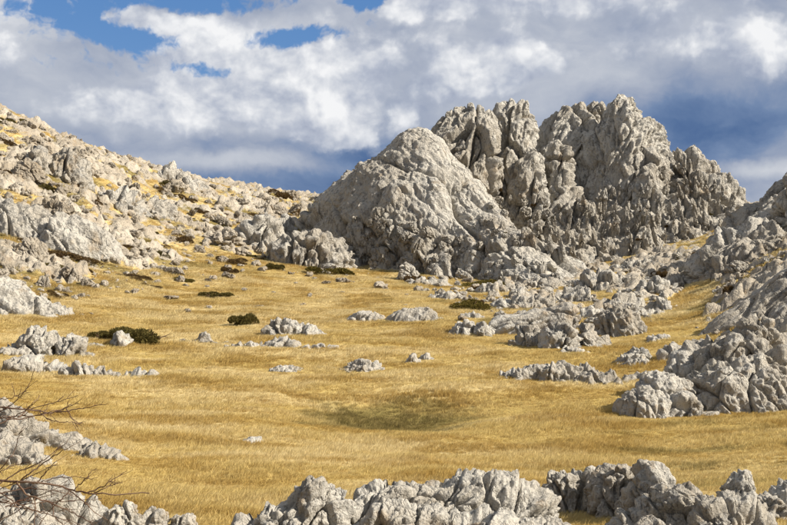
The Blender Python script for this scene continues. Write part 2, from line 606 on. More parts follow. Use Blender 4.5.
# ------------------------------------------------------------------ ground sheet
def cover_fields(x, y):
    """olive = green or brown low growth, pale = bleached grass"""
    q = np.stack([x, y, x * 0], 1)
    P = np.stack([x, y, base_z(x, y)], -1)
    px, row = project(P)
    hx, hy = (x - HOLLOW[0]) / 5.2, (y - HOLLOW[1] + 0.6) / 6.4
    ol = sstep(np.exp(-(hx * hx + hy * hy)) + 0.22 * fbm(q / 2.0, 3), 0.32, 0.85) * 0.9
    hill = (y > 62) & (px < 350)
    up = interp_line(px, HILL_FOOT) - row
    ol = np.maximum(ol, np.where(hill, sstep(fbm(q / 6.0 + 3, 4), -0.15, 0.4) * sstep(up, -20, 30) * 0.85, 0))
    ol = np.maximum(ol, np.where((y > 90) & (px > 350), sstep(fbm(q / 6.0 + 9, 4), 0.25, 0.6) * 0.6, 0))
    near_r = sstep(x, 2, 9) * sstep(y, 24, 32) * (1 - sstep(y, 44, 52))
    ol = np.maximum(ol, near_r * sstep(fbm(q / np.array([5.0, 2.5, 1]) + 6, 4), -0.05, 0.6) * 0.55)
    pl = sstep(fbm(q / np.array([9.0, 5.0, 1]) + 1.5, 4) + 0.25 * sstep(-x, -8, 10), -0.25, 0.65)
    pl = pl * (1 - 0.6 * near_r) + 0.35 * sstep(y, 75, 105)
    pl = np.clip(pl, 0, 1)
    return ol, pl


def build_ground():
    near = np.concatenate([np.linspace(-25, 12, 12)[:-1], 12 * (265 / 12.0) ** np.linspace(0, 1, 500), np.geomspace(275, 6000, 30)])
    nc = 500
    s = np.linspace(-1, 1, nc)
    half = np.clip(near, 0, None) * 0.46 + 14 + np.clip(near - 265, 0, None) * 1.2
    X = s[None, :] * half[:, None]
    Y = np.repeat(near[:, None], nc, 1)
    z, r, k = ground_z(X, Y)
    V = np.stack([X.ravel(), Y.ravel(), z], 1)
    o = mesh_obj('ground', V, grid_faces(len(near), nc), ground_mat())
    ol, pl = cover_fields(X.ravel(), Y.ravel())
    a = o.data.color_attributes.new('cover', 'FLOAT_COLOR', 'POINT')
    a.data.foreach_set('color', np.stack([r, ol, pl, np.ones_like(r)], 1).astype(np.float32).ravel())
    tag(o, 'golden dry grass meadow and stony hillside below the crags', kind='structure')
    return o


build_ground()

# ------------------------------------------------------------------ rock builders
BVH = []


def crag(name, outline, y=None, base=None, df=None, db=None, p=1.8, bx=None, u=None, flute=(0.1, 0.1, 1), seed=1, block=1.0, fl=1.0,
         fine=1.0, low=0.10, res=1.0, parent=None, drop=None, keep=False, xs=1.0, bs=1.0):
    """a solid rock mass whose skyline is the outline (photo pixels, third value = own depth offset), standing at depth y;
    df and db are its thickness in front of and behind the skyline, in metres"""
    if y is None:
        h = ground_hit(*base)
        y = h[1] + (df or 0) * 0.85
    wpx = max(q[0] for q in outline) - min(q[0] for q in outline)
    width = wpx * y / F
    df = width * 0.4 if df is None else df
    db = df if db is None else db
    hpx = max(q[1] for q in outline) - min(q[1] for q in outline)
    u = float(np.clip(0.15 * min(wpx, 2.2 * hpx), 2.4, 6.4)) * y / F if u is None else u
    drop = width * 0.12 + 0.3 if drop is None else drop
    pts = np.array([at_depth(q[0], q[1], y + (q[2] if len(q) > 2 else 0)) for q in outline])
    first, last = pts[0].copy(), pts[-1].copy()
    zb = min(float(ground_z([first[0], last[0], pts[:, 0].mean()], [first[1], last[1], y - df * 0.7], False).min()), first[2], last[2]) - drop
    first[2] = last[2] = zb
    pts = np.vstack([first, pts, last])
    seg = np.linalg.norm(np.diff(pts, axis=0), axis=1)
    arc = np.concatenate([[0], np.cumsum(seg)])
    mpp = y / F
    nth = int(np.clip(arc[-1] / mpp * 0.74 * res, 20, 300 * res))
    ta = np.linspace(0, arc[-1], nth)
    C = np.stack([np.interp(ta, arc, pts[:, k]) for k in range(3)], 1)
    ker = max(1, int(nth * 0.02))
    if ker > 1:
        Cp = np.pad(C, ((ker, ker), (0, 0)), mode='edge')
        C = sum(Cp[k:k + nth] for k in range(2 * ker + 1)) / (2 * ker + 1)
    hgt = pts[:, 2].max() - zb
    B = np.array([pts[:, 0].mean() if bx is None else at_depth(bx, 200, y)[0], 0, zb])
    nf = int(np.clip(math.hypot(hgt, df) / mpp * 0.78 * res, 10, 150 * res))
    nb = max(6, int(nf * min(1.0, db / df) * 0.25))
    a = np.concatenate([np.linspace(-math.pi / 2 + 0.02, 0, nf), np.linspace(0, math.pi / 2 - 0.02, nb + 1)[1:]])
    s = np.sign(a) * np.abs(np.sin(a)) ** (2 / p)
    k = np.cos(a) ** (2 / p)
    dep = np.where(s < 0, s * df, s * db)
    V = np.empty((len(a), nth, 3))
    V[:, :, 0] = B[0] + k[:, None] ** xs * (C[None, :, 0] - B[0])
    V[:, :, 2] = zb + k[:, None] * (C[None, :, 2] - zb)
    V[:, :, 1] = y + dep[:, None] + (C[None, :, 1] - y) * np.clip(k[:, None] * 1.3, 0, 1)
    n = grid_normals(V)
    size = min(width, hgt * 1.5)
    flat = V.reshape(-1, 3)
    q = flat / size
    d = low * size * (fbm(q * 2.6 + seed * 5.3, 3) + 0.35 * fbm(q * 7.0 + seed, 2))
    d = d + rock_relief(flat, u, flute, seed, block, fl, fine, bs)
    d = d - np.percentile(d, 52)
    flat = flat + n.reshape(-1, 3) * -d[:, None] * (1 if n[nf // 2, nth // 2] @ np.array((0, -1, 0.5)) < 0 else -1)
    f = grid_faces(len(a), nth)
    under = flat[:, 2] < ground_z(flat[:, 0], flat[:, 1], False) - 0.25
    f = f[~under[f].all(1)]
    used = np.unique(f)
    remap = np.zeros(len(flat), np.int32)
    remap[used] = np.arange(len(used))
    flat, f = flat[used], remap[f]
    o = mesh_obj(name, flat, f, rock_mat(u), parent, smooth=False)
    if keep:
        BVH.append(BVHTree.FromPolygons(flat.tolist(), f.tolist()))
    return o


def icosphere(level):
    t = (1 + 5 ** 0.5) / 2
    v = [(-1, t, 0), (1, t, 0), (-1, -t, 0), (1, -t, 0), (0, -1, t), (0, 1, t), (0, -1, -t), (0, 1, -t), (t, 0, -1), (t, 0, 1), (-t, 0, -1), (-t, 0, 1)]
    f = [(0, 11, 5), (0, 5, 1), (0, 1, 7), (0, 7, 10), (0, 10, 11), (1, 5, 9), (5, 11, 4), (11, 10, 2), (10, 7, 6), (7, 1, 8),
         (3, 9, 4), (3, 4, 2), (3, 2, 6), (3, 6, 8), (3, 8, 9), (4, 9, 5), (2, 4, 11), (6, 2, 10), (8, 6, 7), (9, 8, 1)]
    v = [Vector(x).normalized() for x in v]
    for _ in range(level):
        mid, nf = {}, []
        for a, b, c in f:
            m = []
            for i, j in ((a, b), (b, c), (c, a)):
                key = (min(i, j), max(i, j))
                if key not in mid:
                    mid[key] = len(v)
                    v.append(((v[i] + v[j]) / 2).normalized())
                m.append(mid[key])
            nf += [(a, m[0], m[2]), (b, m[1], m[0]), (c, m[2], m[1]), (m[0], m[1], m[2])]
        f = nf
    return np.array([tuple(x) for x in v], np.float32), np.array(f, np.int32)


ICO = {k: icosphere(k) for k in (1, 2, 3, 4)}


def boulder_shape(seed, dims, level, planes=11, rel=1.0, u=0.16, taper=0.0, flute=(0.2, 0.1, 1)):
    """unit-size angular boulder: a ball cut by random planes, then weathered"""
    rg = np.random.default_rng(seed)
    D, f = ICO[level]
    nrm = rg.normal(size=(planes, 3))
    nrm /= np.linalg.norm(nrm, axis=1, keepdims=True)
    off = rg.uniform(0.52, 0.95, planes)
    dots = D @ nrm.T
    r = np.full(len(D), 1.0)
    for k in range(planes):
        lim = off[k] / np.maximum(dots[:, k], 1e-3)
        lim = np.where(dots[:, k] > 0.02, lim, 9)
        hh = np.clip(0.5 + 0.5 * (lim - r) / 0.06, 0, 1)
        r = lim * (1 - hh) + r * hh - 0.06 * hh * (1 - hh)
    V = D * r[:, None] * np.array(dims)
    if taper:
        s = 1 - taper * np.clip((V[:, 2] / dims[2] + 0.6) / 1.6, 0, 1)
        V[:, 0] *= s
        V[:, 1] *= s
    d = rock_relief(V, u, flute, seed, 0.75 * rel, 0.9 * rel, rel) - 0.3 * u
    n = D / np.array(dims)
    n /= np.linalg.norm(n, axis=1, keepdims=True)
    return V + n * d[:, None], f


def proto(name, seed, dims, level, mat, **kw):
    V, f = boulder_shape(seed, dims, level, **kw)
    me = bpy.data.meshes.new(name)
    me.from_pydata(V.tolist(), [], f.tolist())
    me.materials.append(mat)
    return me


# ------------------------------------------------------------------ the mountain
MT = empty('rocky_mountain', (12, 170, 3))
tag(MT, 'rugged pale limestone mountain with a broad dome and jagged towers above the meadow', 'mountain')
crag('summit', [(540, 236), (556, 204), (572, 170), (588, 138), (600, 117), (611, 101), (620, 93), (628, 95), (640, 106), (651, 120), (661, 137), (669, 150), (673, 180), (676, 236)],
     y=195, df=14, db=16, p=1.4, bx=612, flute=(-0.5, -0.45, -1), seed=3, fl=2.0, block=0.30, low=0.032, bs=1.4, res=1.35, parent=MT, keep=True)['label'] = 'highest peak, its face ribbed with slanting flutes'
crag('rock_tower', [(422, 190), (428, 142), (435, 124), (445, 115), (456, 112), (467, 108), (478, 106), (488, 108), (494, 118), (497, 140), (499, 190)],
     y=187, df=11, db=9, p=1.5, low=0.05, res=1.3, seed=5, flute=(-0.55, -0.2, -1), block=0.9, fl=0.9, parent=MT, keep=True)
crag('rock_tower', [(486, 200), (490, 127), (496, 114), (507, 106), (519, 104), (530, 111), (536, 126), (534, 146), (529, 175), (528, 200)],
     y=193, df=10, db=9, p=1.5, low=0.05, res=1.3, seed=6, flute=(-0.35, -0.2, -1), block=0.9, parent=MT, keep=True)
crag('rock_tower', [(505, 214), (530, 152), (544, 129), (556, 116), (568, 108), (579, 107), (586, 115), (590, 145), (592, 214)],
     y=201, df=9, db=9, p=1.5, low=0.05, res=1.3, seed=7, flute=(-0.6, -0.3, -1), block=0.9, fl=1.3, parent=MT, keep=True)
crag('rock_block', [(580, 150), (583, 112), (588, 104), (596, 100), (603, 106), (606, 120), (608, 150)],
     y=203, df=4, db=4, p=2.6, low=0.05, block=0.5, seed=8, parent=MT)
crag('buttress', [(505, 215), (512, 180), (520, 162), (529, 152), (536, 152), (542, 165), (546, 190), (548, 215)],
     y=187, df=7, db=8, p=1.6, low=0.06, seed=9, flute=(-0.4, -0.3, -1), fl=1.4, block=0.7, parent=MT, keep=True)
crag('buttress', [(540, 215), (546, 165), (553, 144), (562, 139), (567, 152), (568, 180), (572, 215)],
     y=190, df=6, db=8, p=1.6, low=0.06, seed=10, flute=(-0.3, -0.2, -1), parent=MT, keep=True)
crag('buttress', [(544, 245), (552, 212), (564, 194), (578, 190), (590, 202), (600, 245)],
     y=186, df=9, db=8, p=1.5, low=0.06, seed=12, flute=(-0.6, -0.4, -1), fl=1.5, parent=MT, keep=True)
crag('buttress', [(606, 235), (616, 185), (626, 160), (640, 148), (652, 150), (660, 172), (664, 235)],
     y=189, df=9, db=10, p=1.6, low=0.06, seed=13, flute=(-0.1, -0.3, -1), parent=MT, keep=True)
crag('shoulder', [(646, 232), (660, 166), (668, 152), (680, 147), (690, 154), (700, 168), (714, 179), (726, 186), (736, 196), (746, 212), (756, 238)],
     y=195, df=16, db=14, p=1.3, xs=0.6, res=1.3, seed=14, flute=(0.0, -0.3, -1), block=0.9, low=0.08, parent=MT, keep=True)
crag('apron', [(478, 262), (500, 226), (522, 207), (545, 196), (590, 184), (640, 174), (690, 177), (730, 198), (752, 232), (762, 262)],
     y=193, df=27, db=12, p=1.0, xs=0.18, res=1.4, drop=0.8, seed=15, block=0.6, low=0.07, parent=MT, keep=True)['label'] = 'broken lower slope crowded with small pinnacles'
crag('dome', [(296, 248, 6), (312, 216, 4), (326, 196), (340, 178), (355, 162), (372, 147), (388, 137), (403, 131), (418, 129), (431, 132), (442, 145), (453, 160, -1), (467, 175, -3),
              (483, 191, -6), (500, 208, -10), (518, 224, -14), (536, 238, -18), (556, 254, -22), (580, 272, -26), (592, 284, -28)],
     y=172, df=25, db=16, p=1.75, bx=440, seed=16, flute=(0.75, -0.5, -1), block=0.38, fl=0.7, fine=0.7, low=0.035, res=1.5, bs=2.0, parent=MT, keep=True)['label'] = 'broad pale slabby dome sloping down to the meadow'
for k, (ol, yy, dff, sd) in enumerate([
        ([(362, 275), (370, 242), (380, 222), (392, 203), (400, 196), (412, 205), (424, 232), (432, 275)], 156, 6, 21),
        ([(395, 280), (408, 248), (424, 236), (442, 236), (456, 250), (468, 270), (474, 285)], 151, 6, 22),
        ([(345, 262), (350, 228), (358, 215), (368, 220), (374, 240), (378, 264)], 158, 4, 23),
        ([(478, 285), (486, 270), (500, 262), (514, 264), (524, 274), (534, 288)], 146, 4, 24),
        ([(425, 290), (436, 268), (452, 260), (470, 266), (484, 288)], 147, 4, 25)]):
    crag('buttress', ol, y=yy, df=dff, db=dff * 1.3, p=1.9, seed=sd, flute=(0.35, -0.4, -1), block=0.9, low=0.13, parent=MT, keep=True)


def mount_hit(px, row):
    d = Vector(ray(px, row)).normalized()
    best = None
    for b in BVH:
        h = b.ray_cast(Vector((0, 0, CAM_Z)), d)
        if h[0] is not None and (best is None or h[3] < best[1]):
            best = (h[0], h[3])
    return best[0] if best else None


FAR = rock_mat(0.9)
MIDR = rock_mat(0.5, TAN)
PIN = [proto('pinnacle', 100 + k, (0.52, 0.48, 1.25), 4, FAR, u=0.17, taper=0.45, rel=0.9) for k in range(7)]
BOU = [proto('boulder', 200 + k, ((1.0, 0.75, 0.62), (0.85, 0.8, 0.85), (1.15, 0.7, 0.5))[k % 3], 4, MIDR, u=0.15, flute=(0.5, -0.3, 1)) for k in range(12)]
BOUV = []
for me in BOU:
    BOUV.append(me.copy())
    BOUV[-1].materials[0] = rock_mat(0.5)
KNOB = [proto('knob', 300 + k, (0.8, 0.75, 0.9), 4, FAR, u=0.16) for k in range(6)]
rnd = random.Random(4)
pins = []
tries = 0
while len(pins) < 140 and tries < 5000:
    tries += 1
    px, row = rnd.uniform(530, 750), rnd.uniform(165, 258)
    top = interp_line(px, [(530, 225), (560, 212), (600, 196), (625, 188), (650, 175), (672, 160), (690, 164), (720, 186), (750, 222)])
    if row < top + 4 or (row > 248 and 575 < px < 640):
        continue
    hp = rnd.uniform(11, 23) * (1.35 if rnd.random() < 0.25 else 1.0)
    if any(abs(px - q[0]) < (hp + q[2]) * 0.25 and abs(row - q[1]) < (hp + q[2]) * 0.34 for q in pins):
        continue
    h = mount_hit(px, row)
    if h is None:
        continue
    pins.append((px, row, hp))
    s = hp * h.y / F / 2.0
    o = link('pinnacle', rnd.choice(PIN), MT)
    o.location = h + Vector((0, -0.30 * s, s * 0.55))
    o.rotation_euler = (rnd.gauss(0, 0.10), rnd.gauss(-0.05, 0.12), rnd.uniform(0, 6.28))
    w = rnd.uniform(0.8, 1.2)
    o.scale = (s * w, s * w * rnd.uniform(0.8, 1.2), s * rnd.uniform(0.9, 1.15))
cnt = tries = 0
kn = []
while cnt < 90 and tries < 3000:
    tries += 1
    px, row = rnd.uniform(345, 560), rnd.uniform(190, 282)
    if row < interp_line(px, [(345, 215), (400, 215), (440, 235), (500, 255), (560, 268)]) and not (490 < px < 560 and 178 < row < 240 and row > 150 + 0):
        continue
    if any(math.hypot(px - a, row - b) < 7 for a, b in kn):
        continue
    h = mount_hit(px, row)
    if h is None:
        continue
    kn.append((px, row))
    cnt += 1
    s = rnd.uniform(4, 9.5) * h.y / F
    o = link('knob', rnd.choice(KNOB), MT)
    o.location = h
    o.rotation_euler = (rnd.gauss(0, 0.3), rnd.gauss(0, 0.3), rnd.uniform(0, 6.28))
    o.scale = (s * rnd.uniform(0.8, 1.2), s, s * rnd.uniform(0.8, 1.4))


GULLY = [(505, 232), (534, 205), (556, 250), (604, 208), (640, 212), (668, 226), (712, 214), (500, 190), (640, 240)]


# ------------------------------------------------------------------ named outcrops
def outcrop(label, parts, loc=None, cat='rock outcrop', name='rock_outcrop', group=None):
    """parts: list of (part name, kwargs for crag); one part alone becomes the thing itself"""
    if len(parts) == 1:
        pn, kw = parts[0]
        o = crag(name, **kw)
        c = np.array([v.co for v in o.data.vertices]).mean(0)
        return tag(o, label, cat, group)
    kw = parts[0][1]
    ol = kw['outline']
    mid = ol[len(ol) // 2]
    yy = kw.get('y') or ground_hit(*kw['base'])[1]
    e = empty(name, tuple(at_depth(mid[0], ol[0][1], yy)))
    tag(e, label, cat, group)
    bpy.context.view_layer.update()
    for pn, kw in parts:
        crag(pn, parent=e, **kw)
    return e


# right-hand side
outcrop('large grey crag rising behind the slanting slab, below the mountain shoulder', [
    ('rock_face', dict(outline=[(694, 264), (706, 246), (724, 226), (742, 209), (758, 196), (774, 184), (787, 174), (812, 160), (850, 165), (900, 240)], y=134, df=15, db=14, p=1.7, bx=800, seed=31, flute=(-0.9, -0.3, -0.75), fl=1.3, block=0.7, low=0.07)),
    ('rock_wedge', dict(outline=[(690, 268), (700, 256), (722, 240), (742, 227), (754, 221), (772, 220), (779, 234), (784, 268)], y=116, df=7, db=8, p=1.9, bx=745, seed=32, flute=(-0.8, -0.4, -0.9), block=0.7, fl=1.2, low=0.07)),
    ('rock_block', dict(outline=[(768, 262), (772, 215), (782, 196), (795, 190), (820, 200), (840, 262)], y=120, df=6, db=8, p=2.0, seed=33))])
outcrop('smooth grey slab slanting up behind the ribbed outcrop', [
    ('slab', dict(outline=[(684, 352), (694, 338), (706, 326), (730, 308), (758, 290), (787, 270), (815, 252), (850, 240), (910, 300)], y=80, df=7, db=10, p=1.35, bx=830, seed=34, flute=(-1, -0.2, -0.72), fl=0.9, block=0.12, fine=0.45, low=0.02)),
    ('slab', dict(outline=[(735, 356), (752, 330), (775, 311), (800, 296), (840, 300), (880, 350)], y=73, df=4, db=8, p=1.35, bx=825, seed=35, flute=(-1, -0.2, -0.72), fl=0.9, block=0.12, fine=0.45, low=0.025))])
outcrop('grey outcrop of upright ribs over a blocky face, standing in the meadow', [
    ('rock_face', dict(outline=[(664, 428), (676, 414), (688, 398), (702, 380), (718, 367), (740, 361), (762, 364), (784, 375), (815, 384), (850, 428)], y=52.5, df=2.8, db=3.5, p=2.3, seed=36, flute=(0.45, -0.2, -1), block=0.7, fl=0.8, low=0.07, res=1.2)),
    ('rock_ledge', dict(outline=[(662, 384), (672, 366), (686, 350), (700, 340), (716, 335), (728, 338), (738, 352), (750, 372), (752, 390)], y=56.5, df=3.2, db=4, p=1.9, seed=37, flute=(-0.8, -0.3, -0.8), block=0.7, low=0.07, res=1.2)),
    ('rib', dict(outline=[(718, 385), (722, 350), (726, 336), (734, 330), (740, 336), (743, 356), (745, 385)], y=55.4, df=1.6, db=2.5, p=2.2, seed=38)),
    ('rib', dict(outline=[(735, 385), (738, 340), (743, 323), (750, 320), (757, 334), (764, 352), (768, 385)], y=55.8, df=1.6, db=2.5, p=2.2, seed=39, flute=(0.4, -0.2, -1))),
    ('rib', dict(outline=[(750, 390), (754, 330), (758, 318), (766, 320), (776, 336), (786, 354), (796, 390)], y=56.2, df=1.7, db=2.5, p=2.2, seed=40, flute=(0.5, -0.2, -1))),
    ('rib', dict(outline=[(768, 395), (774, 350), (782, 338), (795, 336), (812, 346), (830, 395)], y=57, df=2, db=2.5, p=2.2, seed=41)),
    ('rib', dict(outline=[(738, 384), (748, 364), (762, 354), (778, 358), (795, 372), (810, 395)], y=54.2, df=1.6, db=2.5, p=2.0, seed=42, flute=(1, -0.2, -0.6)))])
outcrop('rounded two-lobed boulder with a deep horizontal cleft beside the ribbed outcrop', [
    ('rock_lobe', dict(outline=[(630, 412), (634, 392), (644, 379), (660, 373), (676, 374), (688, 382), (694, 394), (690, 412)], y=52.6, df=1.8, db=2.4, p=2.3, seed=43, block=0.2, low=0.05, fine=0.7, res=1.2)),
    ('rock_lobe', dict(outline=[(615, 415), (621, 402), (631, 391), (644, 387), (658, 389), (668, 396), (668, 412)], y=50.8, df=1.5, db=2, p=2.2, seed=44, block=0.2, low=0.05, fine=0.7, res=1.2)),
    ('rock_foot', dict(outline=[(640, 418), (655, 409), (675, 405), (692, 398), (704, 404), (708, 418)], y=50.4, df=1.0, db=2, p=2, seed=45))], cat='boulder', name='cleft_boulder')
outcrop('long low pale ridge of rock running across the grass toward the two-lobed boulder', [
    ('r', dict(outline=[(494, 379), (505, 375), (520, 374), (534, 366), (548, 361), (562, 363), (576, 370), (596, 372), (616, 374), (634, 374), (654, 380)], base=(560, 384), df=1.6, db=2, p=1.9, seed=46, low=0.12, res=1.2, block=0.6))])
outcrop('small grey pyramid-shaped rock in the grass glade near the slanting slab', [
    ('r', dict(outline=[(610, 365), (622, 356), (632, 350), (640, 348), (648, 354), (656, 366)], base=(634, 366), df=1.3, db=1.6, p=1.9, seed=47, block=0.6))], cat='rock')
outcrop('jagged little rock between the pyramid-shaped rock and the slanting slab', [
    ('r', dict(outline=[(658, 364), (662, 352), (668, 347), (676, 346), (684, 352), (690, 366)], base=(672, 364), df=1.2, db=1.6, p=1.9, seed=48))], cat='rock')
outcrop('long tilted slab with a shaded front and split top edge in the rock field', [
    ('r', dict(outline=[(486, 334), (490, 324), (500, 318), (520, 315), (540, 310), (558, 305), (568, 303), (576, 308), (580, 318), (572, 332)], base=(530, 334), df=2.0, db=3, p=3.0, seed=49, flute=(1, 0, 0.2), block=0.15, fl=0.6, fine=0.6, low=0.03, res=1.2))])
outcrop('pale fluted block with a domed top at the edge of the grass glade', [
    ('r', dict(outline=[(594, 336), (597, 320), (604, 311), (614, 306), (626, 305), (636, 311), (645, 322), (650, 336)], base=(622, 337), df=2.0, db=3, p=2.1, seed=50, flute=(0.7, -0.3, -1), fl=1.3, block=0.4, low=0.06, res=1.2))])
outcrop('knobbly row of rocks at the foot of the tilted slab', [
    ('rock', dict(outline=[(506, 346), (512, 338), (522, 330), (534, 328), (542, 334), (546, 346)], base=(525, 347), df=1.4, db=2, p=2, seed=51)),
    ('rock', dict(outline=[(540, 346), (546, 332), (556, 326), (568, 327), (576, 336), (580, 350)], base=(560, 350), df=1.5, db=2, p=2, seed=52)),
    ('rock', dict(outline=[(574, 348), (579, 334), (585, 327), (594, 333), (604, 341), (610, 348)], base=(590, 348), df=1.5, db=2, p=2, seed=53, flute=(0.8, 0, -0.6))),
    ('rock', dict(outline=[(556, 352), (566, 346), (578, 348), (588, 353)], base=(572, 354), df=0.8, db=1, p=2, seed=54))])
outcrop('low slab split in two, lying across the middle of the meadow', [
    ('slab', dict(outline=[(340, 323), (350, 316), (360, 311), (372, 311), (384, 316), (388, 323)], base=(364, 323), df=1.5, db=2.5, p=2.8, seed=55, low=0.04, block=0.2, fl=0.6, fine=0.6)),
    ('slab', dict(outline=[(382, 323), (392, 315), (404, 310), (418, 309), (428, 307), (436, 312), (444, 321), (450, 332)], base=(415, 323), df=1.6, db=2.5, p=2.8, seed=56, low=0.04, block=0.2, fl=0.6, fine=0.6))])
outcrop('pair of pale pointed rocks just below the olive turf bank', [
    ('rock', dict(outline=[(444, 337), (452, 328), (464, 320), (472, 322), (478, 336)], base=(460, 337), df=1.4, db=2, p=1.9, seed=57, block=0.6)),
    ('rock', dict(outline=[(464, 338), (472, 330), (482, 322), (489, 327), (494, 336)], base=(478, 338), df=1.3, db=2, p=1.9, seed=58, block=0.6))])
outcrop('low broken ledge behind the pale fluted block, crossing the rock field', [
    ('rock', dict(outline=[(586, 314), (596, 303), (612, 297), (628, 298), (642, 305), (652, 314)], base=(620, 314), df=3, db=4, p=1.9, seed=141)),
    ('rock', dict(outline=[(640, 312), (650, 302), (664, 298), (676, 303), (684, 313)], base=(662, 312), df=2.5, db=4, p=1.9, seed=142))])
outcrop('long low ledge behind the tilted slab, below the dome corner', [
    ('rock', dict(outline=[(486, 308), (498, 300), (516, 296), (536, 297), (552, 301), (566, 309)], base=(526, 309), df=2.6, db=4, p=1.9, seed=143)),
    ('rock', dict(outline=[(552, 304), (562, 294), (578, 290), (594, 293), (604, 303)], base=(578, 303), df=3, db=4, p=1.9, seed=144))])
outcrop('rough rock bank above the ledges, under the small grass terrace', [
    ('rock', dict(outline=[(566, 290), (578, 280), (596, 275), (614, 277), (630, 284), (640, 292)], base=(602, 291), df=3.5, db=5, p=1.8, seed=145)),
    ('rock', dict(outline=[(632, 296), (644, 284), (658, 281), (672, 286), (682, 297)], base=(656, 296), df=3, db=5, p=1.8, seed=146))])
for k, (px, row, w, h, where) in enumerate([
        (448, 300, 46, 7, 'between the olive turf bank and the dome'), (430, 286, 50, 8, 'at the very foot of the dome'), (505, 292, 52, 9, 'above the olive turf cushion'),
        (545, 288, 46, 10, 'where the dome runs out into rubble'), (596, 318, 40, 9, 'between the tilted slab and the fluted block'), (650, 318, 34, 9, 'along the glade beside the fluted block'),
        (690, 284, 40, 9, 'at the head of the grass glade'), (712, 272, 44, 12, 'below the large grey crag'), (640, 268, 50, 8, 'across the small grass terrace'),
        (470, 318, 30, 6, 'in the grass before the turf bank'), (660, 342, 30, 8, 'in the mouth of the grass glade')]):
    outcrop('flat pale ledge of broken rock ' + where, [('rock', dict(
        outline=[(px - w / 2, row), (px - w * 0.38, row - h * 0.6), (px - w * 0.15, row - h), (px + w * 0.1, row - h * 0.85), (px + w * 0.32, row - h * 0.75), (px + w / 2, row)],
        base=(px, row + 0.5), df=w * 0.35 * 105 / F, db=w * 0.4 * 105 / F, p=2.1, seed=150 + k, block=0.7, res=1.1))], name='rock_ledge')
# left side and meadow
outcrop('pale whale-backed rock beside the round dark bush', [
    ('r', dict(outline=[(262, 336), (268, 327), (277, 321), (288, 319), (300, 323), (312, 329), (326, 337)], base=(292, 337), df=1.4, db=2.2, p=2, seed=59))])
outcrop('thin line of flat rocks barely above the grass, below the whale-backed rock', [
    ('rock', dict(outline=[(172, 342), (185, 337), (200, 337), (214, 339), (228, 343), (240, 347)], base=(205, 344), df=0.8, db=1.4, p=2.2, seed=60)),
    ('rock', dict(outline=[(226, 347), (245, 342), (262, 344), (280, 339), (292, 340), (304, 348)], base=(265, 348), df=0.9, db=1.4, p=2.2, seed=61)),
    ('rock', dict(outline=[(300, 348), (315, 345), (332, 346), (342, 350)], base=(320, 350), df=0.6, db=1, p=2, seed=62))])
outcrop('long tapering pale rock tongue lying in the grass below the spreading juniper', [
    ('rock', dict(outline=[(66, 372), (72, 365), (82, 363), (94, 369), (112, 374), (132, 376), (152, 379)], base=(100, 378), df=0.8, db=1.4, p=2, seed=63, low=0.08))])
outcrop('pale hump of rock beside the tapering rock tongue', [
    ('rock', dict(outline=[(6, 375), (14, 366), (26, 360), (40, 359), (52, 363), (64, 373)], base=(36, 375), df=1.0, db=1.6, p=2, seed=64))])
outcrop('grey weathered rocks bunched at one end of the spreading juniper', [
    ('rock', dict(outline=[(-12, 362), (0, 348), (14, 337), (32, 330), (46, 332), (56, 344)], base=(15, 357), df=1.8, db=2.2, p=2, seed=65)),
    ('rock', dict(outline=[(52, 357), (60, 348), (70, 343), (78, 341), (88, 348), (94, 357)], base=(74, 358), df=1.0, db=1.5, p=2.1, seed=66)),
    ('rock', dict(outline=[(50, 346), (62, 336), (78, 335), (98, 342), (104, 348)], base=(80, 348), df=1.0, db=1.5, p=2.1, seed=67)),
    ('rock', dict(outline=[(106, 346), (112, 338), (120, 334), (128, 338), (132, 347)], base=(120, 347), df=0.8, db=1.2, p=2.1, seed=68))])
outcrop('broad cream slab leaning out of the hillside, streaked with dark cracks', [
    ('rock_face', dict(outline=[(-60, 260), (-40, 205), (-10, 196), (8, 198), (24, 208), (44, 215), (66, 217), (84, 221), (98, 230), (110, 242), (118, 256)], base=(50, 252), df=6, db=8, p=1.8, seed=69, flute=(0.5, -0.5, -1), block=0.5, fl=1.0, low=0.06))])
outcrop('smooth pale pavement of rock where the hillside meets the meadow', [
    ('rock_face', dict(outline=[(-70, 335), (-40, 280), (-10, 279), (8, 283), (24, 290), (44, 297), (62, 308), (80, 322)], base=(20, 322), df=6, db=7, p=1.6, seed=70, flute=(0.6, -0.5, -1), block=0.5, low=0.05))])
outcrop('steep sunlit block high on the hillside below the ridge', [
    ('rock_face', dict(outline=[(44, 184), (48, 166), (56, 152), (68, 149), (78, 155), (86, 168), (92, 186)], base=(68, 184), df=4, db=6, p=2.0, seed=71, block=0.6)),
    ('rock_face', dict(outline=[(20, 170), (28, 154), (38, 150), (48, 158), (52, 172)], base=(38, 170), df=3, db=5, p=2.0, seed=72))])
outcrop('big grey lumpy outcrop at the foot of the hill next to the mountain dome', [
    ('rock_face', dict(outline=[(264, 268), (270, 252), (282, 241), (298, 236), (314, 234), (328, 240), (340, 252), (352, 270)], base=(305, 268), df=5, db=6, p=1.9, seed=73, low=0.10)),
    ('rock_face', dict(outline=[(322, 258), (330, 244), (342, 240), (352, 250), (358, 270)], base=(340, 268), df=3, db=5, p=2, seed=74))])
outcrop('knobbly rocks heaped against the lower edge of the mountain dome', [
    ('rock', dict(outline=[(306, 222), (312, 206), (320, 198), (332, 196), (342, 203), (350, 222)], y=182, df=5, db=6, p=2.1, seed=75)),
    ('rock', dict(outline=[(316, 232), (324, 216), (338, 210), (352, 216), (360, 236)], y=174, df=4, db=6, p=2, seed=76))])
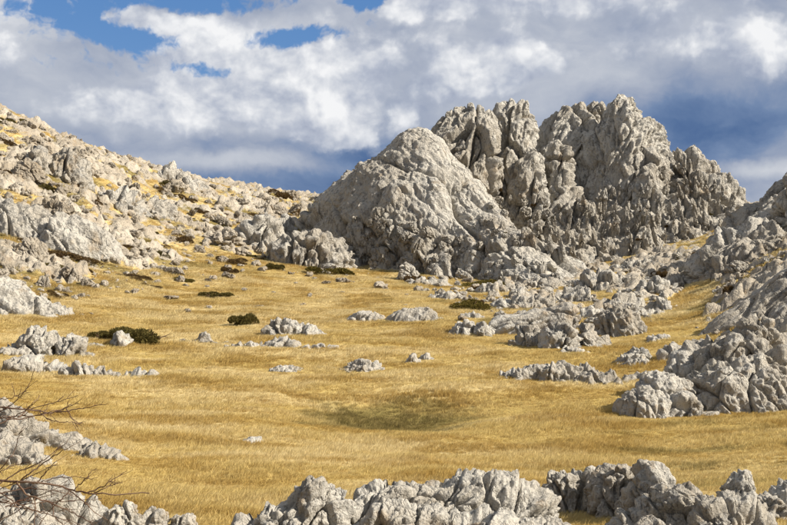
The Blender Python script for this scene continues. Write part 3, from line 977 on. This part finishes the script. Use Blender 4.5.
outcrop('dark-hollowed outcrop in the middle of the stony slope', [
    ('rock', dict(outline=[(234, 250), (240, 232), (250, 222), (262, 217), (274, 224), (284, 238), (290, 252)], base=(262, 250), df=5, db=6, p=1.9, seed=77)),
    ('rock', dict(outline=[(270, 240), (276, 222), (284, 219), (292, 228), (298, 242)], base=(284, 238), df=3, db=5, p=2, seed=78))])
outcrop('rounded rock knoll on the hill crest', [
    ('rock', dict(outline=[(156, 186), (160, 177), (168, 172), (180, 172), (192, 177), (202, 190)], base=(178, 188), df=4, db=6, p=1.9, seed=79))])
outcrop('low rocky ledge stepping across the stony slope', [
    ('rock', dict(outline=[(96, 208), (102, 196), (114, 192), (126, 196), (138, 206), (142, 214)], base=(120, 212), df=3, db=5, p=1.9, seed=80)),
    ('rock', dict(outline=[(134, 214), (142, 202), (156, 200), (166, 208), (172, 220)], base=(152, 216), df=3, db=5, p=1.9, seed=81))])

# foreground ledges
outcrop('pale rock shelf tapering into the grass behind the bare twigs', [
    ('rock', dict(outline=[(-40, 470), (-30, 412), (-8, 403), (10, 404), (26, 407), (40, 414), (48, 427), (58, 438), (72, 444), (86, 450), (90, 462)], base=(40, 452), df=2.0, db=2.6, p=1.8, seed=82, flute=(0.9, -0.4, -0.5), res=1.2)),
    ('rock', dict(outline=[(72, 456), (82, 448), (96, 450), (108, 452), (118, 457), (125, 461)], base=(100, 460), df=0.5, db=0.8, p=2, seed=83)),
    ('rock', dict(outline=[(-40, 485), (-25, 440), (-5, 436), (12, 446), (30, 455), (52, 462), (88, 469)], base=(30, 470), df=1.4, db=2, p=1.8, seed=84, flute=(0.9, -0.4, -0.5), res=1.2))])
outcrop('cream sloping slab under the bare twigs', [
    ('slab', dict(outline=[(-40, 560), (-30, 505), (-10, 492), (12, 488), (34, 486), (50, 492), (66, 501), (84, 508), (100, 518), (118, 545)], y=15.5, df=1.1, db=1.3, p=1.9, seed=85, flute=(0.9, -0.4, -0.5), res=1.0)),
    ('slab', dict(outline=[(-30, 560), (-20, 515), (0, 508), (22, 511), (38, 520), (52, 545)], y=14.4, df=0.7, db=1, p=2, seed=86))])
for lab, ol, yy, sd in (
        ('rounded boulder next to the cream slab under the twigs', [(102, 550), (105, 518), (112, 506), (122, 503), (132, 507), (139, 518), (142, 550)], 15.4, 87),
        ('ball-shaped boulder second in line from the cream slab', [(135, 550), (138, 520), (146, 509), (155, 507), (164, 513), (170, 550)], 15.6, 88),
        ('last small boulder in the line leading from the cream slab', [(164, 550), (169, 524), (177, 516), (188, 517), (197, 526), (202, 550)], 15.8, 89)):
    outcrop(lab, [('r', dict(outline=ol, y=yy, df=0.3, db=0.4, p=2.2, seed=sd, block=0.5, low=0.09))], cat='boulder', name='boulder')
outcrop('long jagged grey ledge of fretted limestone bordering the meadow', [
    ('rock', dict(outline=[(232, 560), (238, 525), (250, 515), (264, 511), (278, 514), (290, 540)], y=17.2, df=0.6, db=0.8, p=2, seed=90)),
    ('rock', dict(outline=[(262, 565), (274, 518), (288, 504), (300, 492), (312, 484), (324, 483), (334, 489), (344, 506), (352, 565)], y=17.6, df=0.8, db=1.0, p=2, seed=91, flute=(-0.5, -0.4, -1), fl=1.2, block=1.1)),
    ('rock', dict(outline=[(326, 570), (340, 513), (352, 502), (366, 493), (384, 490), (402, 488), (418, 486), (434, 482), (448, 482), (462, 483), (478, 487), (500, 492), (520, 495), (536, 500), (552, 515), (570, 560)], y=18.0, df=1.1, db=1.2, p=1.9, seed=92, flute=(-0.7, -0.5, -0.8), fl=1.3, block=0.9, low=0.07)),
    ('rock', dict(outline=[(330, 580), (345, 526), (375, 514), (410, 509), (450, 512), (480, 516), (510, 526), (530, 560)], y=16.6, df=0.7, db=1.0, p=1.9, seed=93, flute=(-0.7, -0.5, -0.8), fl=1.2, block=1.1)),
    ('rock', dict(outline=[(500, 580), (510, 528), (526, 520), (540, 522), (556, 526), (570, 534), (590, 570)], y=17.2, df=0.8, db=1.0, p=1.9, seed=94, flute=(-0.7, -0.5, -0.8)))])
outcrop('sharp-crested grey outcrop with a leaning peak beside the upright egg-shaped boulder', [
    ('rock', dict(outline=[(543, 496), (547, 482), (556, 476), (568, 474), (580, 476), (590, 472), (598, 490)], y=23.5, df=0.5, db=0.8, p=2.1, seed=95)),
    ('rock', dict(outline=[(590, 505), (594, 484), (602, 471), (612, 464), (622, 463), (632, 469), (638, 486), (640, 505)], y=22.5, df=0.6, db=0.9, p=2.1, seed=96, block=0.7)),
    ('rock', dict(outline=[(618, 520), (626, 488), (634, 475), (643, 467), (651, 464), (660, 472), (670, 482), (682, 488), (690, 520)], y=21.5, df=0.8, db=0.9, p=1.9, seed=97, flute=(0.6, -0.5, -1), block=0.9)),
    ('rock', dict(outline=[(596, 580), (610, 540), (626, 520), (644, 506), (660, 493), (676, 488), (690, 492), (702, 503), (714, 520), (728, 544), (740, 580)], y=19.5, df=1.3, db=1.2, p=1.8, seed=98, flute=(0.6, -0.5, -1), fl=1.2, block=1.1, low=0.08)),
    ('rock', dict(outline=[(606, 590), (618, 542), (640, 528), (664, 530), (690, 538), (720, 575)], y=18.0, df=0.8, db=1, p=1.9, seed=99, flute=(0.6, -0.5, -1)))])
outcrop('upright egg-shaped boulder standing alone in the grass', [
    ('r', dict(outline=[(719, 512), (722, 494), (729, 481), (738, 474), (746, 474), (752, 483), (757, 497), (756, 512)], y=21.5, df=0.45, db=0.6, p=2.2, seed=101, flute=(0.5, -0.3, -1), block=0.5))], cat='boulder', name='boulder')
outcrop('rough dark-pitted rocks just past the upright boulder', [
    ('rock', dict(outline=[(742, 540), (750, 508), (758, 496), (768, 492), (776, 494), (784, 510), (790, 540)], y=20.0, df=0.6, db=0.8, p=2, seed=102)),
    ('rock', dict(outline=[(768, 540), (776, 496), (786, 486), (800, 480), (825, 490), (850, 540)], y=20.5, df=0.8, db=1, p=2, seed=103)),
    ('rock', dict(outline=[(684, 570), (698, 522), (714, 512), (732, 510), (752, 514), (776, 524), (800, 570)], y=18.4, df=0.9, db=1, p=1.9, seed=104, flute=(0.6, -0.5, -1), fl=1.2, block=1.1))])
for lab, px, row, w, h, sd in (
        ('tiny pale stone patch in open grass by the dark hollow', 253, 444, 26, 5, 105),
        ('flat pale stone sheet between the thin rock line and the hollow', 287, 374, 46, 7, 106),
        ('low knobbly stone cluster above the dark hollow', 366, 372, 52, 9, 107),
        ('white stone half buried in the grass above the hollow', 414, 363, 14, 7, 108),
        ('small dark-edged stone next to the white half buried stone', 427, 360, 16, 5, 109),
        ('small rounded stone on the grass patch within the sharp-crested ledge', 606, 504, 22, 14, 110),
        ('pale flat stone beside the small rounded stone', 611, 490, 26, 7, 111)):
    h, w = h * 1.25, w * 1.1
    hgt = row - h
    outcrop(lab, [('r', dict(outline=[(px - w / 2, row), (px - w * 0.3, hgt + h * 0.35), (px - w * 0.05, hgt), (px + w * 0.2, hgt + h * 0.3), (px + w / 2, row)], base=(px, row + 0.5), df=w * 0.45 * 60 / F * (0.35 if row > 480 else 1), p=2.4, seed=sd, low=0.10, drop=0.15, res=1.5, block=0.45, fl=0.6))], cat='stone', name='stone')

# ------------------------------------------------------------------ loose boulders
LANDMARKS = [
    (50, 235, 'below the cream slab' ), (30, 180, 'above the cream slab'), (68, 165, 'around the steep sunlit block'), (25, 130, 'high under the hill crest'),
    (120, 175, 'just under the sloping hill crest'), (180, 185, 'around the rounded crest knoll'), (250, 195, 'along the low crest before the dome'),
    (130, 208, 'around the low rocky ledge'), (200, 220, 'on the open stony slope'), (262, 235, 'around the dark-hollowed outcrop'),
    (310, 250, 'around the big lumpy outcrop'), (330, 215, 'heaped against the dome'), (180, 255, 'on the lower stony slope'), (90, 262, 'beside the long rusty heath mat'),
    (20, 300, 'around the smooth rock pavement'), (130, 290, 'where the hill runs out into grass'), (213, 295, 'near the rock heap with the dark bush'),
    (280, 285, 'on the pale turf under the lumpy outcrop'), (395, 300, 'in the grass behind the split slab'), (400, 280, 'at the foot of the dome'),
    (450, 300, 'around the olive turf bank'), (500, 285, 'beside the olive turf cushion'), (530, 300, 'behind the long tilted slab'), (585, 300, 'behind the pale fluted block'),
    (560, 275, 'under the dome\'s lower corner'), (620, 275, 'below the small grass terrace'), (665, 275, 'around the reddish brown bush'), (655, 300, 'along the edge of the grass glade'),
    (700, 265, 'under the large grey crag'), (755, 265, 'between the large grey crag and the slanting slab')]
SHAPE = ('low wedge-shaped', 'blocky', 'flat slabby')


def near_what(px, row):
    return min(LANDMARKS, key=lambda m: math.hypot(px - m[0], 1.6 * (row - m[1])))[2]


def boulder_label(sz, shape, px, row):
    size = 'large' if sz > 19 else 'middling' if sz > 11.5 else 'small'
    return '%s %s pale limestone boulder %s' % (size, SHAPE[shape], near_what(px, row))


def scatter(kind, n, region, pxs, rows, size, seed, aspect=(0.8, 1.2)):
    rg = random.Random(seed)
    placed = []
    t = 0
    while len(placed) < n and t < n * 40:
        t += 1
        px, row = rg.uniform(*pxs), rg.uniform(*rows)
        if not region(px, row):
            continue
        sz = size(rg, px, row)
        if any(abs(px - a) < (sz + c) * 0.36 and abs(row - b) < (sz + c) * 0.22 for a, b, c in placed):
            continue
        h = ground_hit(px, row)
        if h is None or h[1] > 260:
            continue
        if rg.random() > 0.25 + 1.1 * float(rockiness(np.array([h[0]]), np.array([h[1]]))[0]) and kind != 'fringe':
            continue
        placed.append((px, row, sz))
        s = sz * h[1] / F * 0.5
        bi = rg.randrange(len(BOU))
        lab = boulder_label(sz, bi % 3, px, row)
        o = link('boulder', (BOUV if kind == 'valley' else BOU)[bi])
        o.location = (h[0], h[1], h[2] + s * 0.22)
        o.rotation_euler = (rg.gauss(0, 0.25), rg.gauss(0.1, 0.25), rg.uniform(0, 6.28))
        o.scale = (s * rg.uniform(0.9, 1.25), s * rg.uniform(0.8, 1.1), s * rg.uniform(*aspect))
        tag(o, lab, 'boulder', 'boulders ' + near_what(px, row))
    return placed


def hill_region(px, row):
    sky_line = interp_line(px, [(0, 112), (60, 128), (110, 150), (165, 172), (220, 184), (330, 197)])
    return row > sky_line + 3 and row < interp_line(px, HILL_FOOT) + 14 - 0.02 * px


def valley_region(px, row):
    if in_poly(np.array([px]), np.array([row]), [(640, 335), (668, 300), (690, 285), (722, 280), (715, 297), (700, 318), (690, 345), (640, 350)])[0]:
        return False
    if in_poly(np.array([px]), np.array([row]), [(578, 252), (610, 248), (640, 256), (630, 264), (590, 266)])[0]:
        return False
    lo = interp_line(px, [(400, 286), (470, 310), (560, 334), (610, 338), (660, 330), (690, 300), (787, 280)])
    hi = interp_line(px, [(400, 274), (560, 276), (590, 262), (640, 258), (700, 250), (787, 246)])
    return hi < row < lo


def hill_size(r, px, row):
    b = r.paretovariate(1.9) * 9
    return min(b, 42)


PL = scatter('hill', 138, hill_region, (-4, 345), (110, 320), hill_size, 1, (0.8, 1.25))
PL += scatter('valley', 132, valley_region, (400, 787), (246, 326), lambda r, px, row: min(r.paretovariate(1.8) * 10.5, 38), 2, (0.75, 1.15))
PL += scatter('fringe', 30, lambda px, row: interp_line(px, HILL_FOOT) + 2 < row < 318 and not (px > 470), (20, 470), (266, 318), lambda r, px, row: min(r.paretovariate(2.2) * 6, 20), 3, (0.5, 0.8))


def rubble():
    rg = random.Random(9)
    V, Fc, off = [], [], 0
    shapes = [[boulder_shape(400 + k, (1, 0.8, 0.7), lv, u=0.3, rel=0.8) for k in range(8)] for lv in (1, 2)]
    n = t = 0
    while n < 2600 and t < 24000:
        t += 1
        if rg.random() < 0.55:
            px, row = rg.uniform(-10, 350), rg.uniform(112, 322)
            ok = hill_region(px, row)
        else:
            px, row = rg.uniform(350, 790), rg.uniform(246, 335)
            ok = valley_region(px, row) or (rg.random() < 0.06 and row > 275)
        if not ok:
            continue
        h = ground_hit(px, row)
        if h is None or h[1] > 250 or rg.random() > 0.25 + 1.2 * float(rockiness(h[:1], h[1:2])[0]):
            continue
        sp_ = min(1.4 * rg.paretovariate(1.5), 6.5)
        s = sp_ * h[1] / F
        v, f = rg.choice(shapes[1 if sp_ > 4.2 else 0])
        a = rg.uniform(0, 6.28)
        c, sn = math.cos(a), math.sin(a)
        w = v * np.array([s, s, s * rg.uniform(0.7, 1.3)])
        w = np.stack([w[:, 0] * c - w[:, 1] * sn, w[:, 0] * sn + w[:, 1] * c, w[:, 2]], 1) + h + np.array([0, 0, s * 0.2])
        V.append(w)
        Fc.append(f + off)
        off += len(v)
        n += 1
    o = mesh_obj('rubble', np.vstack(V), np.vstack(Fc), MIDR, smooth=False)
    tag(o, 'scattered small broken stones over the hillside and rock field', kind='stuff')


rubble()

# ------------------------------------------------------------------ shrubs
GREEN = leaf_mat('juniper_leaf', (0.075, 0.062, 0.02, 1), (0.125, 0.098, 0.032, 1))
BROWN = leaf_mat('heath_leaf', (0.085, 0.054, 0.025, 1), (0.14, 0.09, 0.038, 1))
OLV = leaf_mat('turf_leaf', (0.085, 0.07, 0.018, 1), (0.14, 0.105, 0.028, 1))
BARK = leaf_mat('bark', (0.07, 0.04, 0.028, 1), (0.15, 0.10, 0.07, 1), 0.0)


def leaf_cloud(seed, n, size, lumps=9):
    """small leaf blades filling a cushion one unit wide and half as high"""
    rg = np.random.default_rng(seed)
    cen = np.stack([rg.uniform(-0.62, 0.62, lumps), rg.uniform(-0.6, 0.6, lumps), rg.uniform(-0.05, 0.2, lumps)], 1)
    rad = rg.uniform(0.24, 0.42, lumps)
    k = rg.integers(0, lumps, n)
    d = rg.normal(size=(n, 3))
    d /= np.linalg.norm(d, axis=1, keepdims=True)
    d[:, 2] = np.abs(d[:, 2]) * 0.9
    P = cen[k] + d * (rad[k] * rg.uniform(0.55, 1.08, n) ** 0.6)[:, None] * np.array([1, 1, 0.75])
    P[:, 2] = np.maximum(P[:, 2], 0)
    up = d * 0.7 + rg.normal(size=(n, 3)) * 0.45 + np.array([0, 0, 0.5])
    up /= np.linalg.norm(up, axis=1, keepdims=True)
    sd = np.cross(up, rg.normal(size=(n, 3)))
    sd /= np.linalg.norm(sd, axis=1, keepdims=True)
    L = (size * rg.uniform(0.6, 1.5, n))[:, None]
    tri = np.stack([P - sd * L * 0.32, P + sd * L * 0.32, P + up * L], 1).reshape(-1, 3)
    return tri, np.arange(n * 3).reshape(-1, 3)


def tube(pts, rads, sides=5):
    pts = np.asarray(pts, float)
    tan = np.gradient(pts, axis=0)
    tan /= np.maximum(np.linalg.norm(tan, axis=1, keepdims=True), 1e-9)
    a = np.cross(tan, (0.31, 0.52, 0.8))
    a /= np.maximum(np.linalg.norm(a, axis=1, keepdims=True), 1e-9)
    b = np.cross(tan, a)
    th = np.linspace(0, 2 * math.pi, sides, endpoint=False)
    V = pts[:, None] + np.asarray(rads)[:, None, None] * (np.cos(th)[None, :, None] * a[:, None] + np.sin(th)[None, :, None] * b[:, None])
    return V.reshape(-1, 3), grid_faces(len(pts), sides, True)


def join(parts):
    V, Fc, off = [], [], 0
    for v, f in parts:
        V.append(v)
        Fc.append(f + off)
        off += len(v)
    return np.vstack(V), np.vstack(Fc)


def data_mesh(name, V, f, mat):
    o = mesh_obj(name, V, f, mat, smooth=False)
    me = o.data
    bpy.data.objects.remove(o)
    return me


FOL = {}
for nm, mt, base_seed in (('green', GREEN, 500), ('brown', BROWN, 510), ('olive', OLV, 520)):
    FOL[nm] = [data_mesh('foliage', *leaf_cloud(base_seed + k, 5200, 0.062), mt) for k in range(3)]


def stems_mesh(seed):
    rg = np.random.default_rng(seed)
    parts = []
    for _ in range(9):
        a, r = rg.uniform(0, 6.28), rg.uniform(0.3, 0.75)
        e = np.array([math.cos(a) * r, math.sin(a) * r, rg.uniform(0.15, 0.4)])
        t = np.linspace(0, 1, 5)[:, None]
        p = np.array([0, 0, -0.1]) * (1 - t) + e * t + rg.normal(size=(5, 3)) * 0.02
        parts.append(tube(p, np.linspace(0.03, 0.01, 5), 4))
    return data_mesh('stem', *join(parts), BARK)


STEM = [stems_mesh(530 + k) for k in range(3)]


def shrub(label, kind, px, row, wpx, hpx, name='low_shrub', cat='shrub', group=None, seed=0, depth=0.7):
    h = ground_hit(px, row)
    if h is None:
        return
    rg = random.Random(seed * 31 + int(px))
    s = wpx * h[1] / F / 1.75
    yb = h[1] + s * depth * 0.6
    x = h[0] * yb / h[1]
    z = float(ground_z([x], [yb], False)[0])
    e = empty(name, (x, yb, z - 0.03))
    dx = float(np.diff(ground_z([x - 0.6, x + 0.6], [yb, yb], False))[0]) / 1.2
    dy = float(np.diff(ground_z([x, x], [yb - 0.6, yb + 0.6], False))[0]) / 1.2
    from mathutils import Euler
    q = Vector((0, 0, 1)).rotation_difference(Vector((-dx, -dy, 1)).normalized())
    e.rotation_euler = (q @ Euler((0, 0, rg.choice((0, math.pi)) + rg.uniform(-0.3, 0.3))).to_quaternion()).to_euler()
    e.scale = (s, s * depth, hpx * h[1] / F / 0.52)
    tag(e, label, cat, group)
    k = rg.randrange(3)
    for nm, me in (('foliage', FOL[kind][k]), ('stem', STEM[k])):
        o = bpy.data.objects.new(nm, me)
        COL.objects.link(o)
        o.parent = e


shrub('wide dark green juniper spreading over grey rocks in the meadow', 'green', 138, 344, 74, 17, 'juniper_bush', 'bush', seed=1)
shrub('smaller dark juniper clump against the grey weathered rocks', 'green', 104, 340, 36, 11, 'juniper_bush', 'bush', seed=2)
shrub('round dark green bush on open grass beside the whale-backed rock', 'green', 243, 327, 32, 14, 'juniper_bush', 'bush', seed=3, depth=0.9)
shrub('dark low bush topping a small rock heap above the round bush', 'green', 214, 299, 36, 8, 'juniper_bush', 'bush', seed=4)
shrub('long rusty brown heath mat below the cream slab', 'brown', 70, 264, 58, 7, 'heath_mat', 'shrub', seed=5)
shrub('small round brown shrub at the foot of the hill', 'brown', 229, 274, 18, 8, 'heath_mat', 'shrub', seed=6)
shrub('olive turf cushion along the foot of the mountain dome', 'olive', 484, 289, 70, 8, 'turf_cushion', 'shrub', seed=7)
shrub('olive turf bank curving above the pair of pointed rocks', 'olive', 470, 312, 52, 11, 'turf_cushion', 'shrub', seed=8)
shrub('olive cushion beside the lumpy outcrop', 'olive', 330, 276, 44, 9, 'turf_cushion', 'shrub', seed=9)
shrub('reddish brown bush standing in the rock field glade', 'brown', 664, 281, 15, 13, 'rusty_bush', 'bush', seed=10, depth=1.0)
shrub('brownish bush against the slanting slab at the glade head', 'brown', 735, 296, 22, 15, 'rusty_bush', 'bush', seed=11, depth=1.0)
shrub('brown bush close to the stone heap under the dome', 'brown', 414, 284, 20, 10, 'rusty_bush', 'bush', seed=12, depth=1.0)
rg = random.Random(77)
n = t = 0
while n < 58 and t < 900:
    t += 1
    px, row = rg.uniform(0, 340), rg.uniform(118, 306)
    if not hill_region(px, row):
        continue
    k = rg.random()
    w = rg.uniform(12, 34) * (0.7 if row < 180 else 1)
    if k < 0.5:
        shrub('low brown heath patch ' + near_what(px, row), 'brown', px, row, w, w * rg.uniform(0.16, 0.28), 'heath_mat', 'shrub', 'brown heath patches on the hillside', seed=n)
    elif k < 0.75:
        shrub('low olive cushion growing ' + near_what(px, row), 'olive', px, row, w, w * rg.uniform(0.14, 0.24), 'turf_cushion', 'shrub', 'olive cushions on the hillside', seed=n)
    else:
        shrub('small dark green juniper ' + near_what(px, row), 'green', px, row, w * 0.8, w * rg.uniform(0.2, 0.32), 'juniper_bush', 'bush', 'dark junipers on the hillside', seed=n)
    n += 1
n = t = 0
while n < 16 and t < 400:
    t += 1
    px, row = rg.uniform(440, 720), rg.uniform(250, 310)
    if valley_region(px, row):
        shrub('small brown shrub wedged between boulders ' + near_what(px, row), 'brown', px, row, rg.uniform(8, 16), rg.uniform(4, 7), 'heath_mat', 'shrub', 'brown shrubs in the rock field', seed=n)
        n += 1


for k, (px, row) in enumerate(GULLY):
    h = mount_hit(px, row)
    if h is None:
        continue
    e = empty('heath_mat', h - Vector((0, 0, 0.15)))
    w = rg.uniform(3, 5.5) * h.y / F
    e.scale = (w, w * 0.8, w * rg.uniform(1.2, 1.7))
    e.rotation_euler = (0, 0, rg.uniform(0, 6.28))
    tag(e, 'rusty heath tuft clinging between the pinnacles of the mountain', 'shrub', 'heath tufts among the mountain pinnacles')
    for nm, me in (('foliage', FOL['brown' if k % 3 else 'olive'][k % 3]), ('stem', STEM[k % 3])):
        o = bpy.data.objects.new(nm, me)
        COL.objects.link(o)
        o.parent = e


# bare twiggy shrub, close to the camera
def bare_shrub():
    Y = 10.5
    rg = np.random.default_rng(3)
    root = at_depth(-70, 560, Y)
    root[2] = float(ground_z([root[0]], [Y], False)[0])
    e = empty('bare_shrub', tuple(root))
    tag(e, 'leafless dark twiggy shrub reaching over the pale rocks', 'shrub')
    bpy.context.view_layer.update()
    M = 0.0078
    paths = [
        (1.9, 0, [(-70, 600), (-62, 520), (-40, 486), (-15, 480), (18, 482), (40, 482), (58, 486), (73, 490), (92, 494), (120, 494), (149, 493)]),
        (1.1, .15, [(20, 481), (30, 473), (42, 464), (52, 457), (62, 451), (72, 446)]),
        (0.9, .1, [(38, 482), (45, 473), (50, 467), (55, 462)]),
        (0.8, -.1, [(73, 490), (80, 484), (88, 476), (96, 468)]),
        (0.9, .1, [(86, 493), (98, 489), (108, 483), (117, 477), (127, 471)]),
        (0.7, .0, [(94, 493), (104, 488), (112, 484), (118, 483)]),
        (1.2, -.15, [(16, 482), (26, 494), (38, 499), (52, 503), (64, 509), (76, 514), (88, 521), (100, 532)]),
        (0.9, -.1, [(34, 498), (36, 508), (34, 520), (36, 530)]),
        (0.8, .1, [(70, 490), (60, 500), (48, 512), (40, 525)]),
        (0.8, .1, [(52, 503), (54, 515), (60, 522), (66, 530)]),
        (0.9, .2, [(70, 490), (84, 502), (94, 512), (108, 520)]),
        (1.5, .5, [(-70, 600), (-66, 500), (-50, 440), (-30, 416), (0, 407), (20, 409), (36, 410), (48, 413), (58, 411), (66, 408), (74, 405)]),
        (0.8, .5, [(56, 412), (72, 410), (90, 407), (107, 404)]),
        (0.8, .55, [(40, 411), (46, 418), (58, 422), (70, 422), (84, 424)]),
        (0.7, .5, [(67, 409), (70, 416), (76, 421), (82, 424)]),
        (0.9, .45, [(18, 418), (26, 410), (33, 403), (40, 396)]),
        (0.8, .5, [(-10, 420), (4, 416), (18, 418), (30, 412)]),
        (0.8, .5, [(-25, 414), (-5, 400), (12, 398), (28, 390)]),
        (0.8, .4, [(-12, 480), (2, 470), (16, 464), (30, 462)]),
        (0.8, .3, [(-20, 482), (-2, 492), (12, 500), (20, 512), (24, 526)]),
        (0.7, .3, [(40, 482), (56, 478), (70, 477), (83, 476)]),
        (1.0, .4, [(-40, 560), (-20, 530), (0, 520), (16, 512), (30, 500)]),
    ]
    rp = random.Random(21)
    for _ in range(13):
        a0, b0 = rp.uniform(-25, 12), rp.choice((rp.uniform(398, 425), rp.uniform(474, 510)))
        ang, bend = rp.uniform(-0.75, 0.45), rp.uniform(-0.25, 0.1)
        L = rp.uniform(10, 19)
        pth = []
        for k in range(6):
            pth.append((a0, b0))
            a0 += L * math.cos(ang)
            b0 += L * math.sin(ang) * 0.75
            ang += bend * 0.5 + rp.gauss(0, 0.12)
        paths.append((rp.uniform(0.6, 1.0), rp.uniform(-0.2, 0.6), pth))
    for w, dy, pth in paths:
        P = np.array([at_depth(a, b, Y + dy + 0.06 * math.sin(k * 1.7 + a)) for k, (a, b) in enumerate(pth)])
        tt = np.linspace(0, len(P) - 1, len(P) * 4)
        Q = np.stack([np.interp(tt, range(len(P)), P[:, k]) for k in range(3)], 1) + rg.normal(size=(len(tt), 3)) * 0.0045
        tubes = [tube(Q, np.linspace(w, max(0.35, w * 0.35), len(Q)) * M, 6)]
        for _ in range(int(len(P) * 1.1)):
            i = rg.integers(4, len(Q) - 1)
            d = Q[i] - Q[i - 3]
            d /= np.linalg.norm(d) + 1e-9
            d = d + rg.normal(size=3) * np.array([0.6, 0.5, 0.6]) + np.array([0.1, 0, 0.15])
            L = rg.uniform(0.05, 0.17)
            s = np.linspace(0, 1, 5)[:, None]
            tubes.append(tube(Q[i] + d / np.linalg.norm(d) * L * s + rg.normal(size=(5, 3)) * 0.003, np.linspace(0.45, 0.22, 5) * M, 4))
        V, f = join(tubes)
        o = mesh_obj('branch', V, f, BARK, e)


bare_shrub()


# ------------------------------------------------------------------ grass
def tuft_mesh(seed, blades=34, r=0.2, h=0.30):
    rg = np.random.default_rng(seed)
    V, Fc = [], []
    for k in range(blades):
        a, d = rg.uniform(0, 6.28), r * math.sqrt(rg.random())
        b = np.array([math.cos(a) * d, math.sin(a) * d, -0.02])
        L = h * rg.uniform(0.5, 1.15)
        lean = np.array([0.30, 0.05, 0]) + rg.normal(size=3) * np.array([0.26, 0.26, 0])
        m = b + np.array([0, 0, L * 0.55]) + lean * L * 0.28
        tp = b + np.array([0, 0, L * 0.92]) + lean * L * 0.95
        w = np.cross(lean + np.array([0, 0, 1]), rg.normal(size=3))
        w = w / np.linalg.norm(w) * rg.uniform(0.005, 0.010)
        o = len(V)
        V += [b - w, b + w, m - w * 0.8, m + w * 0.8, tp]
        Fc += [(o, o + 1, o + 3), (o, o + 3, o + 2), (o + 2, o + 3, o + 4)]
    return np.array(V), np.array(Fc)


def build_grass():
    gm = grass_mat()
    lib = bpy.data.collections.new('grass_tufts')
    for k in range(5):
        V, f = tuft_mesh(600 + k)
        me = data_mesh('tuft', V, f, gm)
        lib.objects.link(bpy.data.objects.new('tuft', me))
    rg = np.random.default_rng(11)
    n = 190000
    yy = 1.0 / rg.uniform(1 / 175.0, 1 / 11.0, n) ** 1.0
    yy = np.where(rg.random(n) < 0.35, rg.uniform(35, 150, n), yy)
    xx = rg.uniform(-1, 1, n) * (yy * 0.385 + 3)
    far = np.arange(n) > n - 45000
    yy = np.where(far, rg.uniform(85, 215, n), yy)
    xx = np.where(far, rg.uniform(-0.385, 0.40, n) * yy, xx)
    z, r, k = ground_z(xx, yy)
    ol, pl = cover_fields(xx, yy)
    keep = (r < 0.43) & (rg.random(n) < 1.15 - 1.2 * r)
    xx, yy, z, ol, pl, r = (v[keep] for v in (xx, yy, z, ol, pl, r))
    m = len(xx)
    q = np.stack([xx, yy, xx * 0], 1)
    hgt = 0.72 + 0.8 * fbm(q / 5.0, 4) + 0.25 * pl - 0.35 * ol
    hgt = np.clip(hgt * 0.72, 0.22, 1.1) * rg.uniform(0.75, 1.2, m)
    wide = np.clip(yy / 45.0, 0.8, 2.2)
    sc = np.stack([wide * (0.7 + 0.3 * hgt), wide * (0.7 + 0.3 * hgt), hgt * (0.85 + 0.15 * wide)], 1)
    rust = sstep(fbm(q / np.array([6.0, 3.5, 1]) + 8, 5), -0.15, 0.45) * 0.85
    tint = np.stack([np.clip(pl * 0.9 + rg.normal(size=m) * 0.12, 0, 1), np.clip(ol + rg.normal(size=m) * 0.06, 0, 1), np.clip(rust + rg.normal(size=m) * 0.1, 0, 1), np.ones(m)], 1)
    me = bpy.data.meshes.new('grass')
    me.vertices.add(m)
    me.vertices.foreach_set('co', np.stack([xx, yy, z - 0.01], 1).astype(np.float32).ravel())
    for nm, typ, key, arr in (('tscale', 'FLOAT_VECTOR', 'vector', sc), ('trot', 'FLOAT_VECTOR', 'vector', np.stack([rg.normal(size=m) * 0.08, rg.normal(size=m) * 0.08, rg.normal(size=m) * 0.7], 1)),
                              ('tint', 'FLOAT_COLOR', 'color', tint)):
        at = me.attributes.new(nm, typ, 'POINT')
        at.data.foreach_set(key, arr.astype(np.float32).ravel())
    at = me.attributes.new('pick', 'INT', 'POINT')
    at.data.foreach_set('value', rg.integers(0, 5, m).astype(np.int32))
    o = link('grass', me)
    tag(o, 'dry golden grass covering the meadow', kind='stuff')
    g = bpy.data.node_groups.new('grass_scatter', 'GeometryNodeTree')
    g.interface.new_socket('Geometry', in_out='INPUT', socket_type='NodeSocketGeometry')
    g.interface.new_socket('Geometry', in_out='OUTPUT', socket_type='NodeSocketGeometry')
    N = g.nodes
    L = g.links.new
    gi, go = N.new('NodeGroupInput'), N.new('NodeGroupOutput')
    inst = N.new('GeometryNodeInstanceOnPoints')
    ci = N.new('GeometryNodeCollectionInfo')
    ci.inputs['Collection'].default_value = lib
    ci.inputs['Separate Children'].default_value = True
    ci.inputs['Reset Children'].default_value = True

    def attr(nm, typ):
        a = N.new('GeometryNodeInputNamedAttribute')
        a.data_type = typ
        a.inputs['Name'].default_value = nm
        return [s for s in a.outputs if s.enabled and s.name == 'Attribute'][0]
    L(gi.outputs[0], inst.inputs['Points'])
    L(ci.outputs[0], inst.inputs['Instance'])
    inst.inputs['Pick Instance'].default_value = True
    L(attr('pick', 'INT'), inst.inputs['Instance Index'])
    L(attr('trot', 'FLOAT_VECTOR'), inst.inputs['Rotation'])
    L(attr('tscale', 'FLOAT_VECTOR'), inst.inputs['Scale'])
    L(inst.outputs[0], go.inputs[0])
    md = o.modifiers.new('scatter', 'NODES')
    md.node_group = g


build_grass()
